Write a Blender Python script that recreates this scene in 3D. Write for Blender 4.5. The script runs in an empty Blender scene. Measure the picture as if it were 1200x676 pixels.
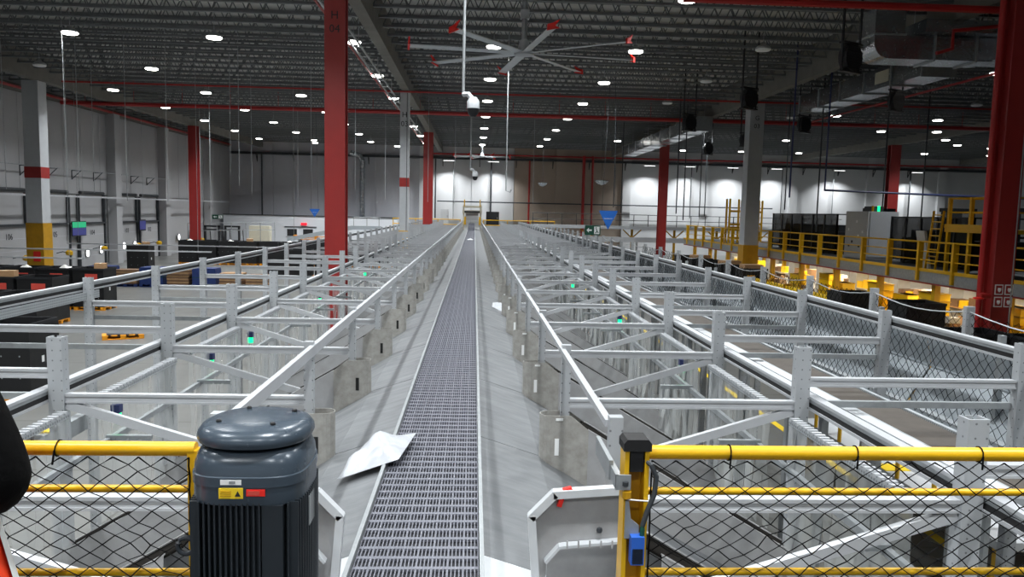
import bpy, math, random
from mathutils import Vector, Matrix
R = random.Random(7)
sc = bpy.context.scene
C = sc.collection
# ------------------------------------------------------------------ camera
ZC = 4.5
cam_d = bpy.data.cameras.new('camera'); cam = bpy.data.objects.new('camera', cam_d); C.objects.link(cam)
cam_d.sensor_fit = 'HORIZONTAL'; cam_d.sensor_width = 36.0
cam_d.lens = 905.0 / 1200.0 * 36.0
cam_d.clip_start = 0.05; cam_d.clip_end = 400
_m = Matrix(((0.99858192, -0.01743031, -0.0503025), (-0.04831834, 0.09993112, -0.99382046), (0.02234939, 0.99484167, 0.0989472))).to_4x4()
_m.translation = Vector((0, 0, ZC)); cam.matrix_world = _m
sc.camera = cam
# ------------------------------------------------------------------ world, exposure
w = bpy.data.worlds.new('world'); sc.world = w; w.use_nodes = True
w.node_tree.nodes['Background'].inputs[0].default_value = (0.5, 0.55, 0.6, 1)
w.node_tree.nodes['Background'].inputs[1].default_value = 0.02
vs = sc.view_settings
vs.view_transform = 'Standard'; vs.look = 'None'; vs.gamma = 1.0; vs.use_curve_mapping = False
vs.exposure = -0.1
LAMP_W = 345.0          # watts of one high-bay lamp
cy = sc.cycles
cy.max_bounces = 7; cy.diffuse_bounces = 4; cy.glossy_bounces = 3; cy.transmission_bounces = 4; cy.transparent_max_bounces = 24
cy.sample_clamp_indirect = 6.0; cy.sample_clamp_direct = 12.0; cy.caustics_reflective = False; cy.caustics_refractive = False
cy.use_denoising = True

# ------------------------------------------------------------------ materials
def lin(c):
    c = c / 255.0
    return c / 12.92 if c <= 0.04045 else ((c + 0.055) / 1.055) ** 2.4
def col(r, g, b): return (lin(r), lin(g), lin(b), 1)
M = {}
def mat(name, rgb, rough=0.5, metal=0.0, var=0.0, scale=4.0, bump=0.0, bscale=40.0, emit=None, estr=0.0, stretch=None, rgb2=None, spec=0.5):
    m = bpy.data.materials.new(name); m.use_nodes = True
    nt = m.node_tree; b = nt.nodes['Principled BSDF']
    b.inputs['Base Color'].default_value = col(*rgb); b.inputs['Roughness'].default_value = rough; b.inputs['Metallic'].default_value = metal
    b.inputs['Specular IOR Level'].default_value = spec
    if var or bump:
        tc = nt.nodes.new('ShaderNodeTexCoord'); mp = nt.nodes.new('ShaderNodeMapping')
        nt.links.new(tc.outputs['Object'], mp.inputs[0])
        if stretch: mp.inputs['Scale'].default_value = stretch
    if var:
        n = nt.nodes.new('ShaderNodeTexNoise'); n.inputs['Scale'].default_value = scale; n.inputs['Detail'].default_value = 6; n.inputs['Roughness'].default_value = 0.62
        nt.links.new(mp.outputs[0], n.inputs['Vector'])
        mr = nt.nodes.new('ShaderNodeMapRange'); mr.inputs[1].default_value = 0.3; mr.inputs[2].default_value = 0.7
        nt.links.new(n.outputs['Fac'], mr.inputs[0])
        mx = nt.nodes.new('ShaderNodeMix'); mx.data_type = 'RGBA'
        c1 = col(*rgb); f = 1 - var
        c2 = col(*rgb2) if rgb2 else (c1[0] * f, c1[1] * f, c1[2] * f, 1)
        mx.inputs[6].default_value = c1; mx.inputs[7].default_value = c2
        nt.links.new(mr.outputs[0], mx.inputs[0]); nt.links.new(mx.outputs[2], b.inputs['Base Color'])
        m2 = nt.nodes.new('ShaderNodeMapRange'); m2.inputs[3].default_value = max(0.03, rough - 0.08); m2.inputs[4].default_value = min(1, rough + 0.1)
        nt.links.new(n.outputs['Fac'], m2.inputs[0]); nt.links.new(m2.outputs[0], b.inputs['Roughness'])
    if bump:
        n2 = nt.nodes.new('ShaderNodeTexNoise'); n2.inputs['Scale'].default_value = bscale; n2.inputs['Detail'].default_value = 4
        nt.links.new(mp.outputs[0], n2.inputs['Vector'])
        bp = nt.nodes.new('ShaderNodeBump'); bp.inputs['Strength'].default_value = bump; bp.inputs['Distance'].default_value = 0.02
        nt.links.new(n2.outputs['Fac'], bp.inputs['Height']); nt.links.new(bp.outputs[0], b.inputs['Normal'])
    if emit:
        b.inputs['Emission Color'].default_value = col(*emit); b.inputs['Emission Strength'].default_value = estr
        m.cycles.emission_sampling = 'NONE'
    M[name] = m
    return m
mat('white_steel', (188, 191, 195), .42, .15, .12, 3, .03)
mat('galv', (168, 173, 176), .42, .45, .22, 9, .05, 60)
mat('chute_steel', (128, 131, 134), .44, .25, .3, 2.6, .03, 30, stretch=(1, 3, 1), rgb2=(106, 109, 112))
mat('divider_steel', (168, 169, 171), .5, .1, .2, 5, .03, 30, rgb2=(150, 150, 150))
mat('nose_steel', (172, 171, 167), .45, .15, .3, 14, .04, 50, rgb2=(146, 144, 138))
mat('white_sheet', (200, 204, 208), .4, .1, .08, 4)
mat('panel_sheet', (172, 180, 186), .42, .3, .12, 2)
mat('black_rubber', (22, 22, 24), .6, 0, .2, 8)
mat('gap_shade', (26, 24, 22), .95, spec=.05)  # near-black tone standing in for the shade down the chute gaps
mat('dark_gap', (16, 16, 17), .8)
mat('belt_dark', (34, 35, 42), .7, 0, .25, 20)
mat('belt_grey', (114, 116, 126), .5, .1, .15, 12)
mat('belt_brown', (74, 68, 62), .7, 0, .2, 6)
mat('yellow', (226, 176, 18), .36, 0, .1, 3, .02)
mat('yellow_dark', (196, 146, 16), .45, 0, .2, 3)
mat('yellow_tote', (250, 205, 20), .45, 0, .08, 3)
mat('red_steel', (158, 44, 42), .45, 0, .12, 2)
mat('red_pipe', (172, 34, 34), .4, 0, .1, 3)
mat('red_label', (205, 74, 62), .6)
mat('red_bright', (235, 40, 30), .45)
mat('net_black', (12, 12, 13), .9, spec=.1)
mat('motor_paint', (66, 77, 88), .24, .1, .08, 6)
mat('motor_fin', (40, 46, 52), .38, .1, .15, 8)
mat('concrete_beam', (120, 118, 112), .8, 0, .2, 1.5, .05, 20)
mat('joist', (112, 116, 118), .6, .1, .2, 1)
mat('deck', (196, 197, 194), .7, 0, .3, .6)
mat('wall_white', (214, 216, 218), .75, 0, .06, .35, .03, 12)
mat('wall_grey', (192, 195, 203), .75, 0, .08, .35, .03, 12)
mat('wall_tan', (178, 164, 150), .75, 0, .06, .35, .03, 12)
mat('dock_white', (172, 173, 176), .75, 0, .08, .35, .03, 12)
mat('partition', (226, 230, 236), .6, 0, .04, .5)
mat('steel_dark', (66, 70, 74), .5, .4, .15, 4)
mat('bin_black', (18, 19, 22), .5, 0, .3, 3, .05, 14)
mat('bin_inner', (9, 9, 10), .8)
mat('pallet_orange', (232, 152, 22), .5, 0, .12, 5)
mat('pallet_blue', (28, 52, 110), .55, 0, .15, 5)
mat('cardboard', (176, 140, 102), .8, 0, .18, 4, .03)
mat('cardboard_dark', (120, 92, 68), .8, 0, .2, 4)
mat('paper_white', (232, 232, 228), .55, 0, .06, 6, .06, 20)
mat('poly_bag', (186, 190, 196), .3, 0, .12, 9, .5, 14)
mat('foil', (190, 196, 202), .24, .92, .2, 5, .5, 9)
mat('blade', (196, 202, 204), .35, .45, .08, 4)
mat('cabinet_grey', (182, 186, 190), .45, .1, .08, 3)
mat('charcoal', (38, 40, 44), .5, .1, .2, 4)
mat('beige', (206, 202, 184), .5, 0, .08, 3)
mat('blue_sign', (34, 104, 196), .5)
mat('blue_box', (44, 96, 190), .4)
mat('blue_pipe', (38, 48, 92), .45)
mat('green_sign', (14, 74, 56), .5)
mat('sign_white', (240, 242, 242), .5)
mat('ink', (30, 32, 36), .7)
mat('hazard_yellow', (238, 204, 40), .5)
mat('sleeve', (7, 7, 8), .95, 0, .3, 20, .25, 30, spec=.15)
mat('vest_orange', (250, 70, 30), .6, 0, .08, 10)
mat('vest_white', (232, 234, 232), .5, 0, .05, 10)
mat('skin', (196, 150, 124), .5, 0, .06, 12)
mat('hair', (34, 26, 22), .6, 0, .2, 40)
mat('trouser', (36, 42, 60), .8, 0, .15, 20)
mat('lens', (255, 255, 255), .5, emit=(255, 252, 244), estr=26.0)
mat('strip_light', (255, 255, 255), .5, emit=(255, 236, 205), estr=14.0)
mat('green_led', (20, 220, 140), .5, emit=(10, 235, 130), estr=2.5)
mat('screen', (40, 44, 110), .3, emit=(60, 66, 130), estr=.4)
mat('screen_green', (20, 160, 110), .3, emit=(40, 190, 130), estr=.5)
mat('dock_light', (255, 255, 255), .5, emit=(255, 255, 255), estr=3.0)
mat('red_led', (240, 20, 40), .5, emit=(255, 30, 50), estr=1.2)
# clear plastic: mostly transparent sheet with a gloss
def clear(name, tint, alpha):
    m = bpy.data.materials.new(name); m.use_nodes = True; nt = m.node_tree
    nt.nodes.remove(nt.nodes['Principled BSDF'])
    t = nt.nodes.new('ShaderNodeBsdfTransparent'); d = nt.nodes.new('ShaderNodeBsdfDiffuse'); g = nt.nodes.new('ShaderNodeBsdfGlossy')
    d.inputs[0].default_value = col(*tint); g.inputs['Roughness'].default_value = .3
    a = nt.nodes.new('ShaderNodeMixShader'); a.inputs[0].default_value = .35 if name == 'clear_pvc' else .04
    nt.links.new(d.outputs[0], a.inputs[1]); nt.links.new(g.outputs[0], a.inputs[2])
    b = nt.nodes.new('ShaderNodeMixShader'); b.inputs[0].default_value = alpha
    nt.links.new(t.outputs[0], b.inputs[1]); nt.links.new(a.outputs[0], b.inputs[2])
    nt.links.new(b.outputs[0], nt.nodes['Material Output'].inputs[0]); M[name] = m
clear('clear_pvc', (225, 230, 228), .3)
clear('mesh_guard', (14, 15, 17), .7)
clear('smoked_glass', (40, 44, 50), .55)
# perforated upright: rows of small punched holes
def holes(name, base, px, pz, r):
    m = mat(name, base, .42, .25, .1, 5); nt = m.node_tree; b = nt.nodes['Principled BSDF']
    tc = nt.nodes.new('ShaderNodeTexCoord'); sp = nt.nodes.new('ShaderNodeSeparateXYZ'); nt.links.new(tc.outputs['Object'], sp.inputs[0])
    def mth(op, a, c=None):
        n = nt.nodes.new('ShaderNodeMath'); n.operation = op
        nt.links.new(a, n.inputs[0])
        if c is not None:
            if isinstance(c, (int, float)): n.inputs[1].default_value = c
            else: nt.links.new(c, n.inputs[1])
        return n.outputs[0]
    def cell(o, p): return mth('MULTIPLY', mth('SUBTRACT', mth('FRACT', mth('DIVIDE', o, p)), .5), p)
    def cent(o, p): return mth('MULTIPLY', mth('SUBTRACT', mth('FRACT', mth('ADD', mth('DIVIDE', o, p), .5)), .5), p)
    s = mth('ADD', sp.outputs[0], sp.outputs[1])
    u = cent(s, px); v = cell(sp.outputs[2], pz)
    d = mth('SQRT', mth('ADD', mth('MULTIPLY', u, u), mth('MULTIPLY', v, v)))
    k = mth('LESS_THAN', d, r)
    mx = nt.nodes.new('ShaderNodeMix'); mx.data_type = 'RGBA'
    src = b.inputs['Base Color'].links[0].from_socket
    nt.links.new(k, mx.inputs[0]); nt.links.new(src, mx.inputs[6]); mx.inputs[7].default_value = col(122, 125, 128)
    nt.links.new(mx.outputs[2], b.inputs['Base Color'])
holes('upright', (182, 186, 190), .06, .075, .006)
holes('perforated', (176, 182, 186), .03, .03, .008)
# floor: concrete with saw-cut joints
def floor_mat():
    m = mat('floor_concrete', (110, 111, 109), .34, 0, .16, .5); nt = m.node_tree; b = nt.nodes['Principled BSDF']
    tc = nt.nodes.new('ShaderNodeTexCoord'); br = nt.nodes.new('ShaderNodeTexBrick')
    br.offset = 0; br.inputs['Scale'].default_value = 1; br.inputs['Brick Width'].default_value = 4.5; br.inputs['Row Height'].default_value = 3.0
    br.inputs['Mortar Size'].default_value = .03; br.inputs['Mortar Smooth'].default_value = .3
    src = b.inputs['Base Color'].links[0].from_socket
    nt.links.new(tc.outputs['Object'], br.inputs['Vector'])
    mx = nt.nodes.new('ShaderNodeMix'); mx.data_type = 'RGBA'; nt.links.new(br.outputs['Fac'], mx.inputs[0])
    nt.links.new(src, mx.inputs[6]); mx.inputs[7].default_value = col(84, 84, 81)
    nt.links.new(mx.outputs[2], b.inputs['Base Color'])
floor_mat()

# ------------------------------------------------------------------ mesh helpers
class MB:
    def __init__(s): s.v = []; s.f = []
    def add(s, vs_, fs):
        n = len(s.v); s.v += [tuple(p) for p in vs_]; s.f += [tuple(i + n for i in f) for f in fs]; return s
    def box(s, x0, x1, y0, y1, z0, z1):
        return s.add([(x0, y0, z0), (x1, y0, z0), (x1, y1, z0), (x0, y1, z0), (x0, y0, z1), (x1, y0, z1), (x1, y1, z1), (x0, y1, z1)],
                     [(0, 3, 2, 1), (4, 5, 6, 7), (0, 1, 5, 4), (1, 2, 6, 5), (2, 3, 7, 6), (3, 0, 4, 7)])
    def cbox(s, c, d): return s.box(c[0] - d[0] / 2, c[0] + d[0] / 2, c[1] - d[1] / 2, c[1] + d[1] / 2, c[2] - d[2] / 2, c[2] + d[2] / 2)
    def bar(s, p, q, a, b, up=(0, 0, 1)):
        p = Vector(p); q = Vector(q); d = (q - p).normalized(); u = Vector(up)
        if abs(d.dot(u)) > .99: u = Vector((0, 1, 0))
        sx = d.cross(u).normalized() * (a / 2); sz = sx.cross(d).normalized() * (b / 2)
        vs_ = [p - sx - sz, p + sx - sz, p + sx + sz, p - sx + sz, q - sx - sz, q + sx - sz, q + sx + sz, q - sx + sz]
        return s.add(vs_, [(0, 1, 2, 3), (4, 7, 6, 5), (0, 4, 5, 1), (1, 5, 6, 2), (2, 6, 7, 3), (3, 7, 4, 0)])
    def tube(s, pts, r, n=6, cap=True):
        pts = [Vector(p) for p in pts]; rings = []
        for i, p in enumerate(pts):
            d = (pts[min(i + 1, len(pts) - 1)] - pts[max(i - 1, 0)]).normalized()
            u = Vector((0, 0, 1)) if abs(d.z) < .9 else Vector((1, 0, 0))
            a = d.cross(u).normalized(); b = a.cross(d)
            rr = r[i] if isinstance(r, (list, tuple)) else r
            rings.append([p + a * (rr * math.cos(t * 2 * math.pi / n)) + b * (rr * math.sin(t * 2 * math.pi / n)) for t in range(n)])
        base = len(s.v)
        for g in rings: s.v += [tuple(p) for p in g]
        for i in range(len(rings) - 1):
            for t in range(n):
                u_ = (t + 1) % n
                s.f.append((base + i * n + t, base + i * n + u_, base + (i + 1) * n + u_, base + (i + 1) * n + t))
        if cap:
            s.f.append(tuple(base + t for t in range(n))[::-1]); s.f.append(tuple(base + (len(rings) - 1) * n + t for t in range(n)))
        return s
    def lathe(s, c, prof, n=24, sx=1, sy=1, sq=0):
        # prof: (radius, z); sq > 0 squares the section
        base = len(s.v)
        for r, z in prof:
            for t in range(n):
                a = 2 * math.pi * t / n; k = 1.0
                if sq:
                    e = 2 + sq
                    k = (abs(math.cos(a)) ** e + abs(math.sin(a)) ** e) ** (-1 / e)
                s.v.append((c[0] + r * k * math.cos(a) * sx, c[1] + r * k * math.sin(a) * sy, c[2] + z))
        for i in range(len(prof) - 1):
            for t in range(n):
                u = (t + 1) % n
                s.f.append((base + i * n + t, base + i * n + u, base + (i + 1) * n + u, base + (i + 1) * n + t))
        s.f.append(tuple(base + t for t in range(n))[::-1]); s.f.append(tuple(base + (len(prof) - 1) * n + t for t in range(n)))
        return s
    def prism(s, poly, axis, a, b):
        # poly in the plane normal to axis: axis 'y' -> (x,z); 'x' -> (y,z); 'z' -> (x,y)
        def P(p, t): return (p[0], t, p[1]) if axis == 'y' else ((t, p[0], p[1]) if axis == 'x' else (p[0], p[1], t))
        n = len(poly)
        return s.add([P(p, a) for p in poly] + [P(p, b) for p in poly],
                     [tuple(range(n)), tuple(range(2 * n - 1, n - 1, -1))] + [(i, (i + 1) % n, n + (i + 1) % n, n + i)[::-1] for i in range(n)])
    def mesh(s, name, origin=(0, 0, 0), smooth=False):
        me = bpy.data.meshes.new(name); o = origin
        me.from_pydata([(p[0] - o[0], p[1] - o[1], p[2] - o[2]) for p in s.v], [], s.f); me.update()
        if smooth:
            me.polygons.foreach_set('use_smooth', [True] * len(me.polygons)); me.set_sharp_from_angle(angle=math.radians(38))
        return me
    def base(s):
        xs = [p[0] for p in s.v]; ys = [p[1] for p in s.v]; zs = [p[2] for p in s.v]
        return ((min(xs) + max(xs)) / 2, (min(ys) + max(ys)) / 2, min(zs))
    def build(s, name, m, parent=None, smooth=False, world=True):
        """coordinates are world ones (or the parent's local ones with world=False)"""
        b = s.base(); me = s.mesh(name, b, smooth)
        me.materials.append(M[m]); o = bpy.data.objects.new(name, me); C.objects.link(o)
        if parent is not None:
            o.parent = parent
            pl = wloc(parent) if world else Vector((0, 0, 0))
            o.location = Vector(b) - pl
        else: o.location = b
        return o
def wloc(o):
    l = o.location.copy()
    while o.parent: o = o.parent; l += o.location
    return l
def tag(o, label=None, cat=None, group=None, kind=None):
    if label: o['label'] = label
    if cat: o['category'] = cat
    if group: o['group'] = group
    if kind: o['kind'] = kind
    return o
def thing(name, label, cat, loc=(0, 0, 0), rotz=0, group=None):
    o = bpy.data.objects.new(name, None); C.objects.link(o); o.empty_display_size = .2
    o.location = loc; o.rotation_euler = (0, 0, rotz)
    return tag(o, label, cat, group)
def inst(name, me, parent, loc, world=True):
    o = bpy.data.objects.new(name, me); C.objects.link(o)
    o.parent = parent
    o.location = Vector(loc) - (wloc(parent) if (world and parent is not None) else Vector((0, 0, 0)))
    return o
def shared(mb, name, m, smooth=False):
    me = mb.mesh(name, (0, 0, 0), smooth); me.materials.append(M[m]); return me
def dup(root, loc, rotz=0, label=None, group=None):
    r = root.copy(); C.objects.link(r); r.location = loc; r.rotation_euler = (0, 0, rotz)
    if label: r['label'] = label
    if group: r['group'] = group
    for ch in list(root.children):
        c = ch.copy(); C.objects.link(c); c.parent = r
        for g in list(ch.children):
            d = g.copy(); C.objects.link(d); d.parent = c
    return r
def structure(o): o['kind'] = 'structure'; return o
def text(name, body, size, m, parent, loc, rot, depth=.003, world=True):
    cu = bpy.data.curves.new(name, 'FONT'); cu.body = body; cu.size = size; cu.extrude = depth; cu.align_x = 'CENTER'; cu.align_y = 'CENTER'; cu.resolution_u = 2
    t = bpy.data.objects.new(name, cu); C.objects.link(t)
    bpy.context.view_layer.update()
    me = bpy.data.meshes.new_from_object(t.evaluated_get(bpy.context.evaluated_depsgraph_get()))
    bpy.data.objects.remove(t); me.materials.clear(); me.materials.append(M[m])
    o = bpy.data.objects.new(name, me); C.objects.link(o); o.parent = parent
    o.location = Vector(loc) - (wloc(parent) if world else Vector((0, 0, 0))); o.rotation_euler = rot
    return o
FACE_CAM = (math.pi / 2, 0, 0)          # text facing -Y
FACE_X = (math.pi / 2, 0, math.pi / 2)  # text facing +X
def net(mb, o, u, v, nu, nv, cw, ch, r, jit=0.0, seed=1):
    """diamond net in the plane o + a*u + b*v; nu cells wide, nv half-rows high"""
    rr = random.Random(seed); o = Vector(o); u = Vector(u).normalized(); v = Vector(v).normalized(); nn = u.cross(v)
    J = {}
    def node(i2, j):
        i2 = max(0, min(2 * nu, i2))
        k = (i2, j)
        if k not in J:
            e = 0 if j in (0, nv) or i2 in (0, 2 * nu) else 1
            J[k] = o + u * (i2 * cw / 2 + e * rr.gauss(0, jit)) + v * (j * ch / 2 + e * rr.gauss(0, jit)) + nn * rr.gauss(0, jit * .8)
        return J[k]
    for c in range(0, 2 * nu + 1, 2):
        for sgn in (1, -1):
            pts = [node(c + (sgn if j % 2 else 0), j) for j in range(nv + 1)]
            mb.tube(pts, r, 4, False)
    return mb

# ================================================================== THE HALL
XL, XR, YB, YF, ZD = -27.3, 62.0, 88.0, -14.0, 12.4
BEAMS = [-23.6, -3.87, 15.5, 36.2, 56.0]; COLY = [22.0, 44.0, 66.0]
o = MB().box(XL - .3, XR + .3, YF - .3, YB + .3, -.25, 0).build('floor', 'floor_concrete'); structure(o)
ceiling = MB().box(XL - .3, XR + .3, YF - .3, YB + .3, ZD, ZD + .15).build('ceiling', 'deck'); structure(ceiling)
# joists: one mesh per bay width, an object each
def joist_mesh(L):
    b = MB(); n = max(2, round(L / .62)); st = L / n
    b.box(0, L, -.07, .07, 0, .09); b.box(0, L, -.06, .06, .76, .86)
    for i in range(n):
        x = i * st
        b.bar((x, 0, .09), (x + st / 2, 0, .76), .035, .035, (0, 1, 0)); b.bar((x + st / 2, 0, .76), (x + st, 0, .09), .035, .035, (0, 1, 0))
    return shared(b, 'joist', 'joist')
edges = [XL] + BEAMS + [XR]
jm = {}
ys = [20.5 + 1.5 * i for i in range(45)]
for bi in range(5):
    x0 = edges[bi] + (.02 if bi == 0 else .22); x1 = edges[bi + 1] - .22
    if bi not in jm: jm[bi] = joist_mesh(x1 - x0)
    for y in ys: inst('joist', jm[bi], ceiling, (x0, y, 11.5))
bm = shared(MB().box(-.21, .21, 0, YB - 1, 0, 1.45), 'girder', 'concrete_beam')
for x in BEAMS: inst('girder', bm, ceiling, (x, .5, 10.95))
for y in (35, 57, 79):                      # joist bridging rods
    for bi in (1, 2, 3):
        MB().tube([(edges[bi] + .3, y + .7, 11.46), (edges[bi + 1] - .3, y + .7, 11.46)], .02, 5).build('bridging_rod', 'joist', ceiling)
# back wall: base and precast panels with open joints
wb = MB().box(XL - .3, XR + .3, YB, YB + .3, 0, ZD).build('wall_back', 'wall_grey'); structure(wb)
jx = [XL, -22.4, -16.8, -11.1, -5.6, -.4, 4.4, 9.5, 17.2, 26.1, 36.5, 45.5, 54, XR]
for i in range(len(jx) - 1):
    c = 'wall_grey' if jx[i] < -5.7 else ('wall_tan' if 4 < jx[i] < 17 else 'wall_white')
    MB().box(jx[i] + .03, jx[i + 1] - .03, YB - .12, YB - .002, 0, 11.6).build('panel', c, wb)
for x in (17.2, 26.1, 36.5, 45.5, 54):
    MB().box(x - .45, x + .45, YB - .5, YB - .12, 0, 11.6).build('pilaster', 'wall_white', wb)
MB().box(9.1, 10.1, YB - .5, YB - .12, 0, 11.6).build('pilaster', 'wall_tan', wb)
MB().box(-6.2, -5.0, YB - .5, YB - .12, 0, 11.6).build('pilaster', 'wall_white', wb)
# left wall
wl = MB().box(XL - .3, XL, YF, YB, 0, ZD).build('wall_left', 'dock_white'); structure(wl)
for i in range(14):
    y0 = 18 + 5 * i
    MB().box(XL, XL + .1, y0 + .02, min(YB - .15, y0 + 4.98), 5.05, 10.9).build('panel', 'dock_white', wl)
for y in (44.0, 59.5, 68.8, 80):
    MB().box(XL + .1, XL + .75, y - .45, y + .45, 0, 11.0).build('pilaster', 'dock_white', wl)
structure(MB().box(XR, XR + .3, YF, YB, 0, ZD).build('wall_right', 'wall_white'))
structure(MB().box(XL, XR, YF - .3, YF, 0, ZD).build('wall_front', 'wall_white'))
structure(MB().box(XL, XL + .3, 18, 87.8, 10.95, 11.35).build('trim_1', 'concrete_beam'))
structure(MB().box(XL + .3, XR - .1, YB - .55, YB - .12, 10.2, 10.45).build('trim_2', 'steel_dark'))
# dock doors in the left wall
nums = {46.6: '106', 51.5: '105', 56.5: '104', 62.0: '103', 66.2: '102', 41.6: '107', 36.6: '108'}
for i, (y, t) in enumerate(sorted(nums.items())):
    d = MB().box(XL + .02, XL + .14, y - 1.75, y + 1.75, .03, 2.98).build('door_%d' % (i + 1), 'dock_white'); structure(d)
    for j in range(1, 4): MB().box(XL + .14, XL + .147, y - 1.72, y + 1.72, j * .745 - .012, j * .745 + .012).build('panel_joint', 'wall_grey', d)
    for s in (-1, 1): MB().box(XL + .05, XL + .24, y + s * 1.85 - .07, y + s * 1.85 + .07, 0, 5.0).build('door_track', 'steel_dark', d)
    MB().tube([(XL + .2, y - 1.7, 5.15), (XL + .2, y + 1.7, 5.15)], .11, 8).build('spring_shaft', 'steel_dark', d)
    MB().box(XL + .03, XL + .3, y - 1.85, y + 1.85, 2.98, 3.1).build('door_header', 'steel_dark', d)
    text('door_number', t, .5, 'ink', d, (XL + .15, y, 2.35), FACE_X)
    for s in (-1, 1): MB().lathe((0, 0, 0), [(.16, 0), (.16, .05)], 12).build('vision_panel', 'smoked_glass', d) if False else None
for (y, z, dn) in ((51.6, 1.15, '105'), (56.4, 1.2, '104'), (62.0, 1.2, '103'), (66.0, 1.2, '102'), (46.8, 1.1, '106')):
    t = thing('dock_lamp', 'yellow loading lamp on a folding arm at dock door %s' % dn, 'lamp', (XL + .2, y, z), 0, 'yellow dock lamps on the left wall')
    MB().tube([(0, 0, 0), (.35, .1, .1), (.7, -.1, .05)], .03, 6).build('arm', 'charcoal', t, world=False)
    MB().lathe((.85, -.1, -.12), [(.1, 0), (.2, .05), (.22, .25), (.1, .34)], 14).build('lamp_head', 'yellow', t, world=False)
for (y, z) in ((55.6, .95), (57.6, 1.1), (61.3, 1.2), (63.2, 1.2), (72.5, 1.5), (75.5, 1.6)):
    t = thing('bulkhead_light', 'small lit white oval bulkhead light on the dock wall', 'light', (XL + .16, y, z), 0, 'lit oval lights on the dock wall')
    MB().box(0, .05, -.2, .2, -.28, .28).build('housing', 'steel_dark', t, world=False)
    b = MB(); b.prism([(.17 * math.cos(a * math.pi / 8), .26 * math.sin(a * math.pi / 8)) for a in range(16)], 'x', .05, .1); b.build('lens', 'dock_light', t, world=False)
# wall screen
t = thing('wall_screen', 'lit display screen showing a green and blue picture between the dock doors', 'screen', (XL + .5, 54.0, 2.2))
MB().box(-.05, 0, -.95, .95, 0, 1.0).build('screen_housing', 'charcoal', t, world=False)
MB().box(0, .02, -.9, .9, .05, .55).build('picture', 'screen', t, world=False)
MB().box(0, .02, -.9, .9, .57, .95).build('picture_band', 'screen_green', t, world=False)
MB().box(-.5, -.05, -.08, .08, .3, .6).build('bracket', 'steel_dark', t, world=False)
t = thing('wall_screen', 'dark hanging display screen by the dock door marked 102', 'screen', (XL + .5, 64.1, 2.3))
MB().box(-.05, 0, -.6, .6, 0, .9).build('screen_housing', 'charcoal', t, world=False)
MB().box(0, .02, -.55, .55, .1, .8).build('picture', 'screen', t, world=False)
MB().box(-.5, -.05, -.08, .08, .3, .6).build('bracket', 'steel_dark', t, world=False)
# bracketed pipe shelf on the left wall and the long aluminium rail under it
t = thing('bracket_rail', 'thin grey conduit on triangular brackets high on the dock wall', 'conduit', (XL, 40, 6.4))
MB().tube([(XL + .7, 26, 6.62), (XL + .7, 70, 6.62)], .035, 6).build('conduit', 'galv', t)
for i in range(15):
    y = 27 + 3 * i
    b = MB(); b.bar((XL + .1, y, 6.6), (XL + .75, y, 6.6), .05, .05); b.bar((XL + .1, y, 6.0), (XL + .7, y, 6.57), .04, .04); b.bar((XL + .12, y, 6.0), (XL + .12, y, 6.62), .05, .05); b.build('bracket', 'steel_dark', t)
t = thing('overhead_rail', 'long white suspended rail running along the dock doors', 'rail', (XL + 1.2, 50, 4.85))
MB().bar((XL + 1.2, 24, 4.85), (XL + 1.2, 84, 4.85), .1, .12).build('rail', 'white_steel', t)
for i in range(13): MB().tube([(XL + 1.2, 25 + 4.7 * i, 4.91), (XL + 1.2, 25 + 4.7 * i, ZD)], .012, 4).build('hanger_rod', 'galv', t)
# sprinkler mains
def pipe(name, label, pts, r, m, hang=None, cat='pipe', group=None):
    t = thing(name, label, cat, pts[0], 0, group)
    MB().tube(pts, r, 8).build('pipe', m, t, True)
    if hang:
        p, q = Vector(pts[0]), Vector(pts[-1]); n = int((q - p).length / hang)
        for i in range(n):
            a = p.lerp(q, (i + .5) / n); MB().tube([a, (a.x, a.y, ZD)], .015, 4).build('hanger', m, t)
    return t
pipe('sprinkler_pipe', 'red sprinkler main along the top of the dock wall', [(XL + .55, 18, 11.1), (XL + .55, 87, 11.1)], .09, 'red_pipe')
pipe('sprinkler_pipe', 'thick red sprinkler main crossing the hall under the joists', [(XL + .8, 51.6, 10.8), (XR - .2, 51.6, 10.8)], .13, 'red_pipe', 3.0)
pipe('sprinkler_pipe', 'red sprinkler pipe crossing at the very top of the picture', [(6, 23, 10.8), (40, 23, 10.8)], .11, 'red_pipe')
pipe('sprinkler_pipe', 'thin red sprinkler branch in front of the thick main', [(-22, 43.0, 10.85), (34, 43.0, 10.85)], .05, 'red_pipe')
pipe('sprinkler_pipe', 'red sprinkler pipe along the top of the back wall', [(-5, 87.3, 10.75), (60, 87.3, 10.75)], .09, 'red_pipe')
pipe('sprinkler_riser', 'left one of two red riser pipes on the tan back wall', [(12.2, 87.2, 0), (12.2, 87.2, 10.9)], .17, 'red_pipe')
pipe('sprinkler_riser', 'right one of two red riser pipes on the tan back wall', [(13.2, 87.2, 0), (13.2, 87.2, 10.9)], .12, 'red_pipe')
pipe('sprinkler_riser', 'thin red riser pipe left of the tan back wall', [(6.1, 87.3, 0), (6.1, 87.3, 10.2)], .1, 'red_pipe')
pipe('wall_pipe', 'thin steel pipe along the back wall above the catwalk', [(-4.2, 87.2, 5.5), (34, 87.2, 5.5)], .07, 'steel_dark')
pipe('wall_pipe', 'steel conduit rising on the white wall left of the scanner', [(-4.4, 87.2, 3.6), (-4.4, 87.2, 10.2)], .08, 'steel_dark')
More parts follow.
